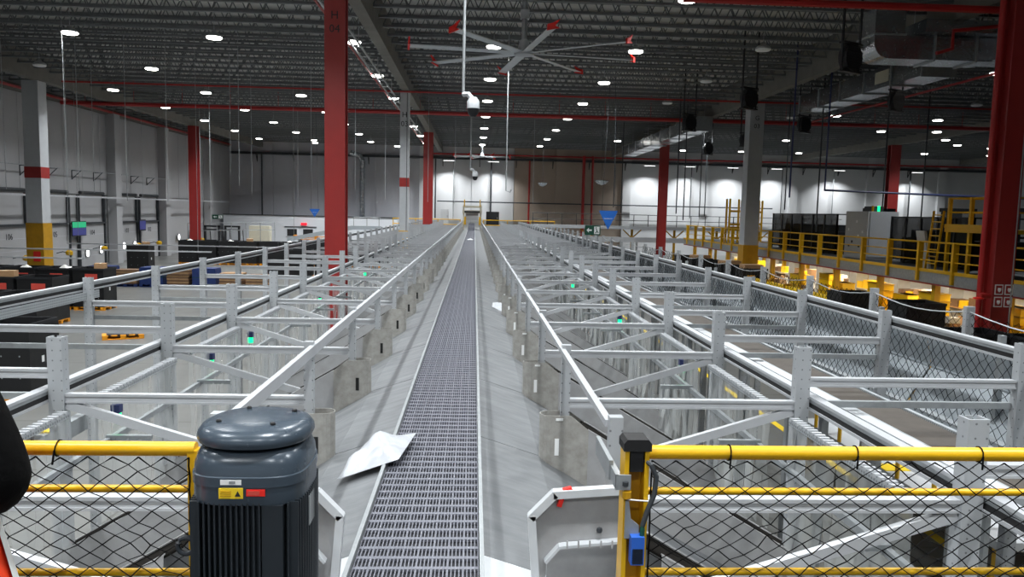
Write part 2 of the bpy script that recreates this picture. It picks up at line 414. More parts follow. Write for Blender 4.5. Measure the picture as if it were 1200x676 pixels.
for i, x in enumerate((-23.5, -20, -15, -12.6, -8, -2.4, 1.8, 21, 24.5, 31, 35, 41, 50)):
    pipe('wall_conduit', 'vertical conduit on the back wall', [(x, 87.3, 3.5 if x < 0 else 4.2), (x, 87.3, 10.2)], .05 if i % 3 else .09, 'galv' if i % 2 else 'steel_dark', group='conduits down the back wall', cat='conduit')
bk = thing('wall_bracket', 'dark triangular bracket under the high ledge of the back wall', 'bracket', (-24, 87.4, 9.4), 0, 'brackets on the back wall')
b = MB(); b.bar((0, 0, .75), (0, -.55, .75), .08, .08); b.bar((0, 0, 0), (0, -.5, .72), .07, .07); b.bar((0, 0, 0), (0, 0, .8), .08, .08); b.build('bracket_frame', 'charcoal', bk, world=False)
for x in [-20 + 4.1 * i for i in range(18)]: dup(bk, (x, 87.4, 9.4))
# spiral duct
t = thing('spiral_duct', 'silver spiral ventilation pipe standing in front of the grey back wall', 'duct', (-12.3, 86, 3.2))
MB().tube([(-12.3, 86, 3.2), (-12.3, 86, 9.6)], .3, 12).build('pipe', 'foil', t, True)
MB().tube([(-12.3, 86, 9.6), (-12.6, 86, 10.2), (-13.6, 86, 10.5)], .3, 12).build('elbow', 'foil', t, True)
for i in range(16): MB().lathe((-12.3, 86, 3.3 + .39 * i), [(.3, 0), (.335, .03), (.3, .06)], 12).build('seam', 'foil', t)
# white partition at the left end
pt = thing('partition_room', 'low white partition room with a flat top in the far left corner', 'room', (-17, 86, 0))
MB().box(XL + .4, -8.3, 84.6, 84.8, 0, 3.5).build('front_wall', 'partition', pt)
MB().box(-8.5, -8.3, 84.8, 87.8, 0, 3.5).build('side_wall', 'partition', pt)
MB().box(XL + .4, -8.3, 84.5, 84.85, 3.5, 3.6).build('coping', 'steel_dark', pt)
for x in (-19.6, -17.9):
    wn = MB().box(x - .62, x + .62, 84.5, 84.6, 1.3, 2.2).build('window', 'partition', pt); MB().box(x - .52, x + .52, 84.47, 84.51, 1.38, 2.12).build('pane', 'charcoal', wn)
MB().box(-20.4, -17, 84.5, 84.6, 2.3, 2.4).build('lintel', 'steel_dark', pt)
t = thing('alarm_beacon', 'small red alarm beacon on the white partition', 'beacon', (-18.3, 84.4, 2.55))
MB().box(-.3, .3, -.1, .08, 0, .25).build('lens', 'red_led', t, world=False); MB().box(-.34, .34, .08, .1, -.04, .29).build('backplate', 'sign_white', t, world=False)

# ================================================================== COLUMNS
def hcolumn(label, x, y, m, w_=.56, d_=.5, z1=10.95, name='column', group=None):
    t = thing(name, label, 'column', (x, y, 0), 0, group)
    MB().box(-w_ / 2, w_ / 2, -d_ / 2, -d_ / 2 + .06, 0, z1).build('flange', m, t, world=False)
    MB().box(-w_ / 2, w_ / 2, d_ / 2 - .06, d_ / 2, 0, z1).build('flange', m, t, world=False)
    MB().box(-.05, .05, -d_ / 2 + .06, d_ / 2 - .06, 0, z1).build('web', m, t, world=False)
    MB().box(-w_ / 2 - .12, w_ / 2 + .12, -d_ / 2 - .12, d_ / 2 + .12, 0, .05).build('base_plate', m, t, world=False)
    return t
def bcolumn(label, x, y, m, w_=.5, z1=10.95):
    t = thing('column', label, 'column', (x, y, 0))
    MB().box(-w_ / 2, w_ / 2, -w_ / 2, w_ / 2, 0, z1).build('shaft', m, t, world=False)
    return t
H4 = hcolumn('big red steel column left of the belt marked H 04', -3.87, 22, 'red_steel')
text('mark', 'H', .3, 'ink', H4, (-3.87, 21.735, 9.68), FACE_CAM); text('mark', '04', .3, 'ink', H4, (-3.87, 21.735, 9.32), FACE_CAM)
H3 = bcolumn('white column left of the belt with a red band', -3.95, 44, 'white_sheet', .5)
MB().box(-.26, .26, -.26, .26, 5.75, 6.25).build('band', 'red_steel', H3, world=False)
MB().box(-.28, .28, -.28, .28, 2.2, 3.3).build('guard_wrap', 'yellow', H3, world=False)
MB().box(.12, .15, -.27, -.25, 3.3, 10.9).build('corner_groove', 'steel_dark', H3, world=False)
text('mark', 'H', .42, 'ink', H3, (-3.95, 43.74, 9.7), FACE_CAM); text('mark', '03', .42, 'ink', H3, (-3.95, 43.74, 9.2), FACE_CAM)
hcolumn('distant red steel column behind the white banded column', -3.95, 66, 'red_steel', .8, .5)
G4 = hcolumn('tall red steel column at the right edge by the mezzanine', 15.4, 22, 'red_steel', .62, .7)
MB().tube([(15.62, 21.6, 0.5), (15.62, 21.6, 10.9)], .02, 6).build('conduit', 'galv', G4)
for i in range(2):
    for j in range(2):
        p = MB().box(15.15 + .3 * i, 15.4 + .3 * i, 21.635, 21.645, 2.05 + .36 * j, 2.35 + .36 * j).build('notice', 'sign_white', G4)
        MB().box(15.18 + .3 * i, 15.37 + .3 * i, 21.63, 21.634, 2.08 + .36 * j, 2.32 + .36 * j).build('notice_face', 'red_steel', p)
        MB().lathe((15.275 + .3 * i, 21.62, 2.13 + .36 * j), [(.02, 0), (.05, .06), (.045, .12)], 8).build('notice_symbol', 'sign_white', p)
rp = thing('standpipe', 'red standpipe with valve wheel beside the right red column', 'pipe', (14.75, 21.7, 0))
MB().tube([(14.75, 21.7, 0), (14.75, 21.7, 10.9)], .09, 10).build('pipe', 'red_pipe', rp, True)
MB().tube([(14.75, 21.7, 2.4), (14.75, 21.3, 2.4), (14.5, 21.3, 2.4)], .07, 8).build('outlet', 'red_pipe', rp)
MB().lathe((14.45, 21.3, 2.3), [(.04, 0), (.14, .02), (.14, .05), (.04, .07)], 12).build('valve_wheel', 'red_bright', rp)
G3 = bcolumn('grey column right of the belt marked G 03', 15.85, 44, 'cabinet_grey', .8)
text('mark', 'G', .36, 'ink', G3, (15.85, 43.59, 10.05), FACE_CAM); text('mark', '03', .36, 'ink', G3, (15.85, 43.59, 9.6), FACE_CAM)
MB().box(-.44, .44, -.44, .44, 1.4, 2.9).build('guard_wrap', 'yellow_dark', G3, world=False)
hcolumn('dark red steel column beyond the exit sign', 16.1, 66, 'red_steel', .7, .6)
hcolumn('red steel column behind the grey electrical cabinet', 36.2, 66, 'red_steel', .9, .6)
hcolumn('red steel column against the dock wall', -23.3, 66, 'red_steel', .75, .5)
L3c = bcolumn('white column by the dock doors with a red band and yellow wrap', -24.0, 44, 'white_sheet', .85)
MB().box(-.44, .44, -.44, .44, 5.75, 6.35).build('band', 'red_steel', L3c, world=False)
MB().box(-.46, .46, -.46, .46, 0, 3.3).build('guard_wrap', 'yellow_dark', L3c, world=False)
p = MB().box(-.1, .28, -.475, -.462, 1.2, 1.75).build('fire_notice', 'red_bright', L3c, world=False)
MB().box(-.03, .21, -.48, -.475, 1.3, 1.6).build('symbol', 'sign_white', p, world=False).location = (0, -.003, .1)

# ================================================================== HIGH-BAY LAMPS
lamp_mesh = {}
def lamp_parts(t, on):
    MB().lathe((0, 0, .04), [(.29, 0), (.3, .04), (.2, .13), (.1, .18), (.08, .26)], 14).build('housing', 'galv', t, True, world=False)
    MB().lathe((0, 0, 0), [(.26, -.02), (.29, .01), (.29, .045)], 14).build('lens', 'lens' if on else 'sign_white', t, world=False)
    MB().tube([(0, 0, .33), (0, 0, ZD - 10.87)], .012, 4).build('hanger_rod', 'galv', t, world=False)
ld = bpy.data.lights.new('lamp_light', 'AREA'); ld.shape = 'DISK'; ld.size = .5; ld.energy = LAMP_W; ld.color = (.955, .985, 1.0); ld.spread = math.radians(135)
lamp0 = thing('high_bay_lamp', 'lit round high-bay lamp hanging under the ceiling joists', 'lamp', (0, 0, 0), 0, 'lit high-bay lamps')
lamp_parts(lamp0, True)
lo = bpy.data.objects.new('lamp_light', ld); C.objects.link(lo); lo.parent = lamp0; lo.location = (0, 0, -.03)
first = True
def place_lamp(x, y, z=10.87, row='over the mezzanine side and back wall'):
    global first
    q = lamp0 if first else dup(lamp0, (x, y, z)); lamp0.location = (x, y, z) if first else lamp0.location; first = False
    q['label'] = 'lit round high-bay lamp in the row ' + row; q['group'] = 'high-bay lamps ' + row
for x in (-20.7, -15.5, -10.1, -4.8, .65, 6.25):
    for i in range(-5, 7):
        y = 31.0 + 7.5 * i
        if (x, i) in ((-10.1, 1), (.65, -1)) or (x < -20 and i < 2): continue
        place_lamp(x, y, row={-20.7: 'nearest the dock wall', -15.5: 'over the dock floor bins', -10.1: 'left of the big red column', -4.8: 'beside the left girder', .65: 'straight above the belt', 6.25: 'right of the ceiling fan'}[x])
for (x, y) in ((29.4, 55.6), (29.4, 48.7), (16.9, 58.4), (37.1, 60.2), (44.8, 66), (40.5, 64), (33.2, 55), (25.8, 64), (20.5, 76.5), (26.2, 76), (32, 76), (43, 73), (49.5, 73), (12.5, 68.5), (-8, 80.5), (-16, 79), (22.4, 48), (22.4, 33)):  # leftmost one is added to brighten the grey back wall
    place_lamp(x, y)
wd = bpy.data.lights.new('wall_light', 'AREA'); wd.shape = 'RECTANGLE'; wd.size = 1.2; wd.size_y = .15; wd.energy = 300; wd.color = (.96, .985, 1.0); wd.spread = math.radians(120)
for i, x in enumerate((-2.9, 2.0, 19.4, 23.9, 28.8, 33.8, 41, 50)):
    t = thing('wall_washer', 'slim wall-washing lamp under the high ledge of the back wall', 'lamp', (x, YB - 2.0, 9.9), 0, 'wall-washing lamps on the back wall')
    MB().box(-.62, .62, -.09, .09, .03, .12).build('housing', 'galv', t, world=False); MB().box(-.6, .6, -.075, .075, 0, .03).build('lens', 'dock_light', t, world=False); MB().box(-.03, .03, .0, 1.88, .12, .16).build('arm', 'steel_dark', t, world=False)
    l = bpy.data.objects.new('wall_light', wd); C.objects.link(l); l.parent = t; l.location = (0, 0, -.02)
lampf = thing('high_bay_lamp', 'unlit high-bay lamp hanging under the dark right-hand ceiling', 'lamp', (10.95, 29.9, 10.87), 0, 'unlit high-bay lamps')
lamp_parts(lampf, False)
for (x, y) in ((10.95, 37.2), (20.2, 49.5), (10.95, 44.7), (27.5, 42)): dup(lampf, (x, y, 10.87))
lampg = dup(lampf, (-20.7, 31.0, 10.87), 0, 'unlit high-bay lamp near the dock wall ceiling', 'unlit lamps on the dock side'); dup(lampg, (-20.7, 38.5, 10.87))

# ================================================================== SORTING BELT
YE = 76.0; NB = 35; BAY = 2.06
def Yk(k): return 3.73 + BAY * k
def mx(s, x): return x if s > 0 else -.5 - x          # mirror about the belt centre (x = -0.25)
def belt_z(y): return 2.8 + max(0.0, y - 66) * .045
sb = thing('sorting_belt', 'long dark grey slotted roller belt running down the middle of the hall', 'conveyor belt', (-.25, 3.2, 0))
PITCH = .112
def belt_row(nr, w1, w2):
    b = MB(); b.box(-.3, .3, 0, .028, -.014, 0)
    for i in range(nr + 1):
        x = -.3 + .6 * i / nr; w_ = w2 if i % 4 == 0 else w1
        b.box(max(-.3, x - w_ / 2), min(.3, x + w_ / 2), .028, PITCH, -.014, -.001)
    return b
row = shared(belt_row(32, .0055, .0095), 'belt_module', 'belt_grey')
y = 3.2; n = 0
while n < 296: inst('belt_module', row, sb, (-.25, y, 2.8)); y += PITCH; n += 1
far = MB(); yy = y
while yy < YE:
    z = belt_z(yy); far.box(-.55, .05, yy, yy + .03, z - .014, z)
    for i in range(17):
        x = -.55 + .6 * i / 16; far.box(x - .005, x + .005, yy + .03, yy + PITCH, z - .014, z - .001)
    yy += PITCH
tag(far.build('belt_module', 'belt_grey', sb), kind='stuff')
b = MB()
for (ya, yb) in ((3.2, 66), (66, YE)):
    za, zb = belt_z(ya), belt_z(yb)
    b.add([(-.55, ya, za - .016), (.05, ya, za - .016), (.05, yb, zb - .016), (-.55, yb, zb - .016), (-.55, ya, za - .3), (.05, ya, za - .3), (.05, yb, zb - .3), (-.55, yb, zb - .3)],
          [(0, 1, 2, 3), (7, 6, 5, 4), (0, 4, 5, 1), (1, 5, 6, 2), (2, 6, 7, 3), (3, 7, 4, 0)])
b.build('belt_bed', 'belt_dark', sb)
for x in (-.575, .055):
    for i, (ya, yb) in enumerate(((3.0, 25), (25, 46), (46, 66), (66, YE))):
        MB().bar((x + .01, ya, belt_z(ya) + .005), (x + .01, yb, belt_z(yb) + .005), .022, .05).build('side_rail', 'galv', sb)
MB().box(-.57, .07, 3.02, 3.2, 2.5, 2.79).build('end_roller_guard', 'white_sheet', sb)
for i in range(18): 
    yl = 4.6 + 4.1 * i
    for x in (-.45, -.05): MB().box(x - .05, x + .05, yl, yl + .1, 0, 2.5).build('leg', 'galv', sb)

# ================================================================== CHUTES
def pan_z(x):
    if x < .53: return 2.785 - (x - .06) * .33
    return 2.63 - (x - .53) * .566
XE = 2.62
def sheet(b, path, z0f, z1f, th=.006):
    for (x0, y0), (x1, y1) in zip(path[:-1], path[1:]):
        d = Vector((x1 - x0, y1 - y0, 0)).normalized(); nrm = Vector((-d.y, d.x, 0)) * th / 2
        q = []
        for (x, y_) in ((x0, y0), (x1, y1)):
            for s in (-1, 1):
                for z in (z0f(x), z1f(x)): q.append((x + nrm.x * s, y_ + nrm.y * s, z))
        b.add(q, [(0, 1, 3, 2), (4, 6, 7, 5), (0, 2, 6, 4), (1, 5, 7, 3), (0, 4, 5, 1), (2, 3, 7, 6)])
def mir(b, s):
    if s < 0: b.v = [(-.5 - p[0], p[1], p[2]) for p in b.v]; b.f = [f[::-1] for f in b.f]
    return b
def chute_meshes(s, x0=.06, y0=.125, L=BAY):
    out = {}
    b = MB(); xs = [x0, .53, XE] if x0 < .53 else [x0, XE]
    b.prism([(x, pan_z(x)) for x in xs] + [(x, pan_z(x) - .015) for x in reversed(xs)], 'y', y0 - .12, L - .007)
    out['slide'] = shared(mir(b, s), 'slide', 'chute_steel')
    def wall(yw, sg):
        b = MB(); xa = max(x0, .89)
        b.prism([(xa, pan_z(xa) - .01), (XE, pan_z(XE) - .01), (XE, pan_z(XE) + .4), (xa, pan_z(xa) + .44)], 'y', yw - .004, yw + .004)
        b.bar((xa, yw + sg * .008, pan_z(xa) + .443), (XE, yw + sg * .008, pan_z(XE) + .403), .028, .006)
        return shared(mir(b, s), 'divider_wall', 'divider_steel')
    out['near'] = wall(y0, -1); out['far'] = wall(L - .125, 1)
    b = MB()
    path = [(.9, -.124), (.76, -.08), (.61, -.08)] + [(.61 - .08 * math.sin(a * math.pi / 8), -.08 * math.cos(a * math.pi / 8)) for a in range(1, 8)] + [(.61, .08), (.76, .08), (.9, .124)]
    sheet(b, path, lambda x: pan_z(x), lambda x: 2.967 if x < .77 else pan_z(x) + .44); out['nose'] = shared(mir(b, s), 'divider_nose', 'nose_steel')
    b = MB(); b.box(.64, .672, -.088, -.083, 2.66, 2.79); out['slot'] = shared(mir(b, s), 'sensor_slot', 'dark_gap' if s < 0 else 'sign_white')
    b = MB(); b.box(.645, .7, -.09, -.083, 2.93, 2.948); out['tape'] = shared(mir(b, s), 'label_tape', 'sign_white')
    b = MB(); b.prism([(.86, pan_z(.86) + .425), (XE, pan_z(XE) + .385), (XE, pan_z(XE) + .397), (.86, pan_z(.86) + .437)], 'y', -.112, .112); out['strip'] = shared(mir(b, s), 'shade_strip', 'gap_shade')  # dark sheet over the open gap, painting in its shade
    return out
ORD = {0: 'first', 1: 'second', 2: 'third', 3: 'fourth', 4: 'fifth', 5: 'sixth'}
for s, sn in ((1, 'right'), (-1, 'left')):
    cm = chute_meshes(s)
    for k in range(NB):
        lab = ('%s sheet-steel chute %s of the belt counted from the yellow railing' % (ORD[k], sn)) if k in ORD else 'sheet-steel chute sloping down from the far %s side of the belt' % sn
        t = thing('parcel_chute', lab, 'chute', (0, Yk(k), 0), 0, 'steel chutes %s of the belt' % sn)
        t.location = (mx(s, 1.3), Yk(k), 0)
        off = -mx(s, 1.3)
        for nm, pn in (('slide', 'slide'), ('near', 'divider_wall'), ('far', 'divider_wall'), ('nose', 'divider_nose'), ('strip', 'shade_strip')):
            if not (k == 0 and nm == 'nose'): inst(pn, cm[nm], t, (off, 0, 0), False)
        if k < 12: inst('sensor_slot', cm['slot'], t, (off, 0, 0), False)
        if k < 6 and s > 0: inst('label_tape', cm['tape'], t, (off, 0, 0), False)
    # short end chute in front of the first frame
    cm2 = chute_meshes(s, .95, .125, 1.1)
    t = thing('parcel_chute', 'short end chute behind the yellow railing %s of the belt' % sn, 'chute', (mx(s, 1.3), Yk(0) - 1.1, 0))
    off = -mx(s, 1.3)
    inst('slide', cm2['slide'], t, (off, 0, 0), False); inst('divider_wall', cm2['near'], t, (off, 0, 0), False); inst('divider_wall', cm2['far'], t, (off, 0, 0), False)
# flat deck strip beside the first chutes, front end
for s, sn in ((1, 'right'), (-1, 'left')):
    t = thing('end_tray', 'bright white steel tray beside the near end of the belt, %s side' % sn, 'tray', (mx(s, .3), 3.3, 2.5))
    b = MB(); b.prism([(.075, 2.782), (.53, 2.632), (.95, 2.395), (.95, 2.38), (.53, 2.617), (.075, 2.767)], 'y', 2.75, Yk(0) - .004); mir(b, s).build('tray_plate', 'white_sheet', t)
    b = MB(); b.box(.1, .5, 2.8, 3.6, 2.2, 2.6); mir(b, s).build('tray_box', 'galv', t)

# ================================================================== CHUTE FRAMES
def rail_profile(s, xc, ztop, t, y0, y1):
    X0 = mx(s, xc)
    r = MB().box(X0 - .035, X0 + .035, y0, y1, ztop - .022, ztop).build('rail_top', 'white_steel', t)
    MB().box(X0 - .028, X0 + .028, y0, y1, ztop - .05, ztop - .022).build('rail_web', 'galv', r)
    MB().box(X0 - .024, X0 + .024, y0, y1, ztop - .088, ztop - .05).build('rail_gasket', 'black_rubber', r)
    MB().box(X0 - .034, X0 + .034, y0, y1, ztop - .108, ztop - .088).build('rail_lip', 'white_steel', r)
    return r
p1 = shared(MB().box(-.034, .034, -.03, .03, 0, .93), 'post', 'upright')
def cpost(h, a=.055, bq=.045):
    b = MB(); b.box(-a, a, -bq, -bq + .012, 0, h); b.box(-a, -a + .012, -bq + .012, bq, 0, h); b.box(a - .012, a, -bq + .012, bq, 0, h); b.box(-.02, .02, bq - .006, bq, 0, h)
    return shared(b, 'post', 'upright')
p2 = cpost(3.51); p3 = cpost(3.56, .05, .04)
barm = lambda L: shared(MB().box(0, L, -.022, .022, -.055, -.02).box(0, L, -.03, .03, -.02, 0).box(0, L, -.03, .03, -.07, -.055), 'cross_bar', 'white_steel')
inner_bar = barm(1.76); outer_bar = barm(1.66); lower_bar = shared(MB().box(0, 1.66, -.02, .02, -.05, 0), 'lower_bar', 'galv')
brR = shared(MB().bar((2.5, 0, 3.0), (1.25, 0, 2.62), .045, .065), 'brace', 'white_steel')
brL = shared(mir(MB().bar((2.5, 0, 3.0), (1.25, 0, 2.62), .045, .065), -1), 'brace', 'white_steel')
ind_body = shared(MB().box(-.035, .035, -.035, .035, 0, .07), 'indicator_lamp', 'blue_pipe'); ind_lens = shared(MB().lathe((0, 0, -.075), [(.034, 0), (.036, .02), (.034, .075)], 10), 'lens', 'green_led')
FR = {}
for s, sn in ((1, 'right'), (-1, 'left')):
    t = thing('chute_frame', 'long white steel frame of posts and cross bars over the %s chutes' % sn, 'frame', (mx(s, 2.56), Yk(0), 0)); FR[s] = t
    for k in range(NB + 1):
        y = Yk(k)
        inst('post', p1, t, (mx(s, .72), y, 2.57)); inst('post', p2, t, (mx(s, 2.56), y, 0)); inst('post', p3, t, (mx(s, 4.33), y, 0))
        xa, xb = sorted((mx(s, .745), mx(s, 2.505))); inst('cross_bar', inner_bar, t, (xa, y, 3.085))
        xa, xb = sorted((mx(s, 2.615), mx(s, 4.275))); inst('cross_bar', outer_bar, t, (xa, y, 3.27)); inst('lower_bar', lower_bar, t, (xa, y + .03, 3.08))
        inst('brace', brR if s > 0 else brL, t, (0, y, 0))
        if (s < 0 and k in (0, 1, 2, 3, 5, 8)) or (s > 0 and k in (2, 4, 7)):
            q = inst('indicator_lamp', ind_body, t, (mx(s, 2.45), y + .42 + .25 * (k % 3), 2.76)); inst('lens', ind_lens, q, (mx(s, 2.45), y + .42 + .25 * (k % 3), 2.76))
    # inner handrail: leaning flat bar
    X0 = mx(s, .69); hr = MB()
    hr.prism([(X0 - .018, 3.475 - (.035 if s > 0 else .075)), (X0 + .018, 3.475 - (.035 if s > 0 else .075)), (X0 + .018, 3.475), (X0 - .018, 3.475)], 'y', Yk(0) + .02, YE); hr.build('handrail', 'white_steel', t)
    rail_profile(s, 2.65, 3.13, t, 2.9, YE)
    rail_profile(s, 4.42, 3.49, t, 2.9 if s > 0 else 6.5, YE)
    MB().box(mx(s, 2.44) - .02, mx(s, 2.44) + .02, 2.9, YE, 2.55, 2.6).build('lower_rail', 'galv', t)
    # curtain rails with roller studs in the nearer bays
    for k in range(0, 20):
        q = MB().box(mx(s, 2.46) - .03, mx(s, 2.46) + .03, Yk(k) + .3, Yk(k + 1) - .12, 2.93, 2.975).build('curtain_rail', 'perforated', t)
        if k < 8:
            b = MB()
            for i in range(26):
                yv = Yk(k) + .34 + i * .062; b.box(mx(s, 2.46) - .036, mx(s, 2.46) + .036, yv, yv + .025, 2.96, 2.985)
            b.build('roller_studs', 'white_steel', q)['kind'] = 'stuff'
    # feet under the outer frames: inner legs carrying the chutes
    for k in range(NB + 1): MB().box(mx(s, 1.45) - .04, mx(s, 1.45) + .04, Yk(k) - .03, Yk(k) + .03, 0, 1.95).build('leg', 'galv', t)
t = FR[1]
# wide perforated beam beside the right middle rail
q = MB().box(2.95, 3.05, 2.9, YE, 2.985, 3.005).build('side_beam', 'white_sheet', t); MB().box(2.95, 2.96, 2.9, YE, 2.87, 2.985).build('beam_web', 'perforated', q)
# tray below the left outer rail
b = MB(); b.box(mx(-1, 4.5), mx(-1, 4.36), 6.5, 10.2, 3.28, 3.295); b.box(mx(-1, 4.345), mx(-1, 4.335), 6.5, 10.2, 3.28, 3.38); b.build('cable_tray', 'perforated', FR[-1])
# take-away belt conveyor between the right middle and outer posts
t = thing('takeaway_conveyor', 'dark brown flat belt conveyor with perforated sides right of the middle rail', 'conveyor', (3.8, 3, 0))
MB().box(3.58, 4.02, 2.6, YE, 2.72, 2.745).build('belt', 'belt_brown', t)
for x in (3.55, 4.05):
    MB().box(x - .02, x + .02, 2.6, YE, 2.58, 2.76).build('side_frame', 'perforated', t)
for k in range(0, NB, 2):
    for x in (3.6, 4.0): MB().box(x - .04, x + .04, Yk(k) + .5, Yk(k) + .58, 0, 2.58).build('leg', 'galv', t)
# outer sheet wall with net on the right
t = thing('netted_guard', 'grey sheet guard wall with black netting along the right outer rail', 'guard', (4.7, 3, 0))
for k in range(-1, NB):
    y0, y1 = Yk(k) + .02, Yk(k + 1) - .02
    b = MB(); b.prism([(4.78, 3.34), (4.80, 3.34), (4.88, 2.98), (4.86, 2.98)], 'y', y0, y1); b.prism([(4.85, 2.985), (4.9, 2.985), (4.9, 2.97), (4.85, 2.97)], 'y', y0, y1); b.build('sheet', 'panel_sheet', t)
    b = MB(); b.prism([(4.86, 2.965), (4.875, 2.965), (4.66, 2.6), (4.64, 2.6)], 'y', y0, y1); b.build('lower_sheet', 'panel_sheet', t)
MB().box(4.54, 4.66, 2.6, YE, 2.58, 2.6).build('bottom_angle', 'galv', t); MB().box(4.54, 4.55, 2.6, YE, 2.45, 2.58).build('bottom_beam', 'panel_sheet', t)
MB().box(4.78, 4.82, 2.6, YE, 3.34, 3.37).build('top_edge', 'white_sheet', t)
nb = MB()
net(nb, (4.47, 2.7, 2.6), (0, 1, 0), (0, 0, 1), 190, 14, .115, .112, .0034, .006, 3); nb.build('net', 'net_black', t)
nb = MB(); net(nb, (4.47, 24.6, 2.6), (0, 1, 0), (0, 0, 1), 230, 8, .22, .2, .0045, .008, 4); nb.build('net', 'net_black', t)
tp = shared(MB().box(-.025, .025, -.025, .025, 0, 3.5), 'thin_post', 'galv')
for k in range(0, NB): inst('thin_post', tp, t, (4.72, Yk(k) + .8, 0))
# outer rope net fence
t = thing('rope_net_fence', 'fence of thin perforated posts strung with black net beyond the sheet guard', 'fence', (5.55, 8, 0))
for i in range(26):
    y = 4.2 + 2.06 * i
    MB().box(5.5, 5.6, y - .03, y + .03, 0, 3.56).build('post', 'upright', t)
    if i < 25:
        pts = [(5.55, y + 2.06 * j / 6, 3.5 - .09 * math.sin(math.pi * j / 6)) for j in range(7)]; MB().tube(pts, .008, 4).build('top_wire', 'galv', t)
        pts = [(5.55, y + 2.06 * j / 6, 3.1 - .05 * math.sin(math.pi * j / 6)) for j in range(7)]; MB().tube(pts, .006, 4).build('mid_wire', 'net_black', t)
nb = MB(); net(nb, (5.56, 4.2, 2.6), (0, 1, 0), (0, 0, 1), 150, 14, .14, .125, .004, .012, 5); nb.build('net', 'net_black', t)
# ================================================================== STRIP CURTAINS
rr = random.Random(21)
def strip_mesh(seed):
    r2 = random.Random(seed); b = MB(); H = .95 + r2.random() * .3; w_ = .15; n = 7; ph = r2.random() * 6; am = .02 + .03 * r2.random(); vs_ = []
    for i in range(n + 1):
        z = -H * i / n; xo = am * math.sin(ph + i * .8) * i / n; yo = .03 * math.sin(ph * 2 + i * .5) * i / n
        for j in range(4):
            u = j / 3 - .5
            vs_.append((xo + .012 * math.cos(u * 3.1) + .006 * math.sin(u * 9 + ph), yo + u * w_, z))
    fs = [(i * 4 + j, i * 4 + j + 1, i * 4 + j + 5, i * 4 + j + 4) for i in range(n) for j in range(3)]
    b.add(vs_, fs); return shared(b, 'strip', 'clear_pvc', True)
SM = [strip_mesh(i) for i in range(9)]
for s, sn in ((1, 'right'), (-1, 'left')):
    for k in range(0, 16):
        lab = '%s clear plastic strip curtain from the yellow railing, %s side' % (ORD[k], sn) if k in ORD else 'clear plastic strip curtain under the far %s middle rail' % sn
        t = thing('strip_curtain', lab, 'curtain', (mx(s, 2.46), Yk(k) + 1.1, 2.93), 0, 'strip curtains under the %s middle rail' % sn)
        n = 11 if k < 8 else 7
        for i in range(n): inst('strip', SM[(i * 5 + k * 3) % 9], t, (mx(s, 2.46) + rr.uniform(-.01, .01), Yk(k) + .36 + 1.55 * i / (n - 1), 2.935))
        if k < 10:   # second layer, hanging across the bay beside the post
            for i in range(3): inst('strip', SM[(i * 4 + k) % 9], t, (mx(s, 2.18 + .1 * i), Yk(k) + .5 + .02 * i, 2.6))
            xa, xb = sorted((mx(s, 2.1), mx(s, 2.46))); MB().box(xa, xb, Yk(k) + .48, Yk(k) + .52, 2.58, 2.62).build('cross_rail', 'galv', t)

# ================================================================== UNDER THE CEILING
def big_fan(label, loc, rad, ang):
    t = thing('ceiling_fan', label, 'fan', (loc[0], loc[1], loc[2]))
    MB().tube([(0, 0, .3), (0, 0, ZD - loc[2])], .09, 8).build('down_rod', 'galv', t, world=False)
    MB().lathe((0, 0, -.1), [(.1, 0), (.3, .03), (.32, .12), (.2, .2), (.14, .45), (.1, .5)], 16).build('hub', 'cabinet_grey', t, True, world=False)
    MB().box(-.13, .13, -.13, .13, 1.0, 1.25).build('motor_box', 'cabinet_grey', t, world=False)
    for i in range(8):
        a = ang + i * math.pi / 4; ca, sa = math.cos(a), math.sin(a)
        b = MB(); pr = [(-.13, -.02), (.11, .03), (.13, .02), (.12, .0), (-.12, -.035)]
        b.prism(pr, 'x', .25, rad)          # blade along x, section in (y, z)
        b.v = [(p[0] * ca - p[1] * sa, p[0] * sa + p[1] * ca, p[2]) for p in b.v]; bl = b.build('blade', 'blade', t, world=False)
        b = MB(); b.prism([(-.17, -.1), (.17, -.02), (.05, .03), (.19, .22), (-.02, .1), (-.16, .06)], 'x', rad, rad + .05)
        b.v = [(p[0] * ca - p[1] * sa, p[0] * sa + p[1] * ca, p[2]) for p in b.v]; w_ = b.build('winglet', 'red_bright', t, world=False)
    return t
big_fan('huge eight-bladed ceiling fan with red blade tips above the belt', (1.42, 24, 9.3), 3.45, math.radians(9))
big_fan('distant eight-bladed ceiling fan near the back wall', (.65, 76, 9.75), 2.9, math.radians(20))
def ptz(label, x, y, z, k=1.0):
    t = thing('security_camera', label, 'camera', (x, y, z))
    MB().tube([(0, 0, .22 * k), (0, 0, ZD - z)], .03 * k, 8).build('pole', 'galv', t, world=False)
    MB().tube([(0, 0, .24 * k), (.1 * k, -.05, .24 * k), (.2 * k, -.08, .12 * k)], .055 * k, 8).build('arm', 'white_sheet', t, world=False)
    MB().lathe((.2 * k, -.08, -.2 * k), [(.05 * k, 0), (.1 * k, .06 * k), (.12 * k, .16 * k)], 14).build('dome', 'charcoal', t, True, world=False)
    MB().lathe((.2 * k, -.08, -.04 * k), [(.125 * k, 0), (.125 * k, .14 * k), (.07 * k, .22 * k)], 14).build('housing', 'white_sheet', t, True, world=False)
ptz('white dome security camera on a long pole above the belt', -.3, 18, 6.86, 1.15)
ptz('small distant security camera on a pole over the far belt', -.3, 50, 6.75, 1.5)
pipe('drop_pole', 'thin white drop pole with a hook hanging right of the belt', [(1.28, 32, ZD), (1.28, 32, 5.35), (1.45, 32, 5.3), (1.5, 32, 5.4)], .025, 'galv', cat='pole')
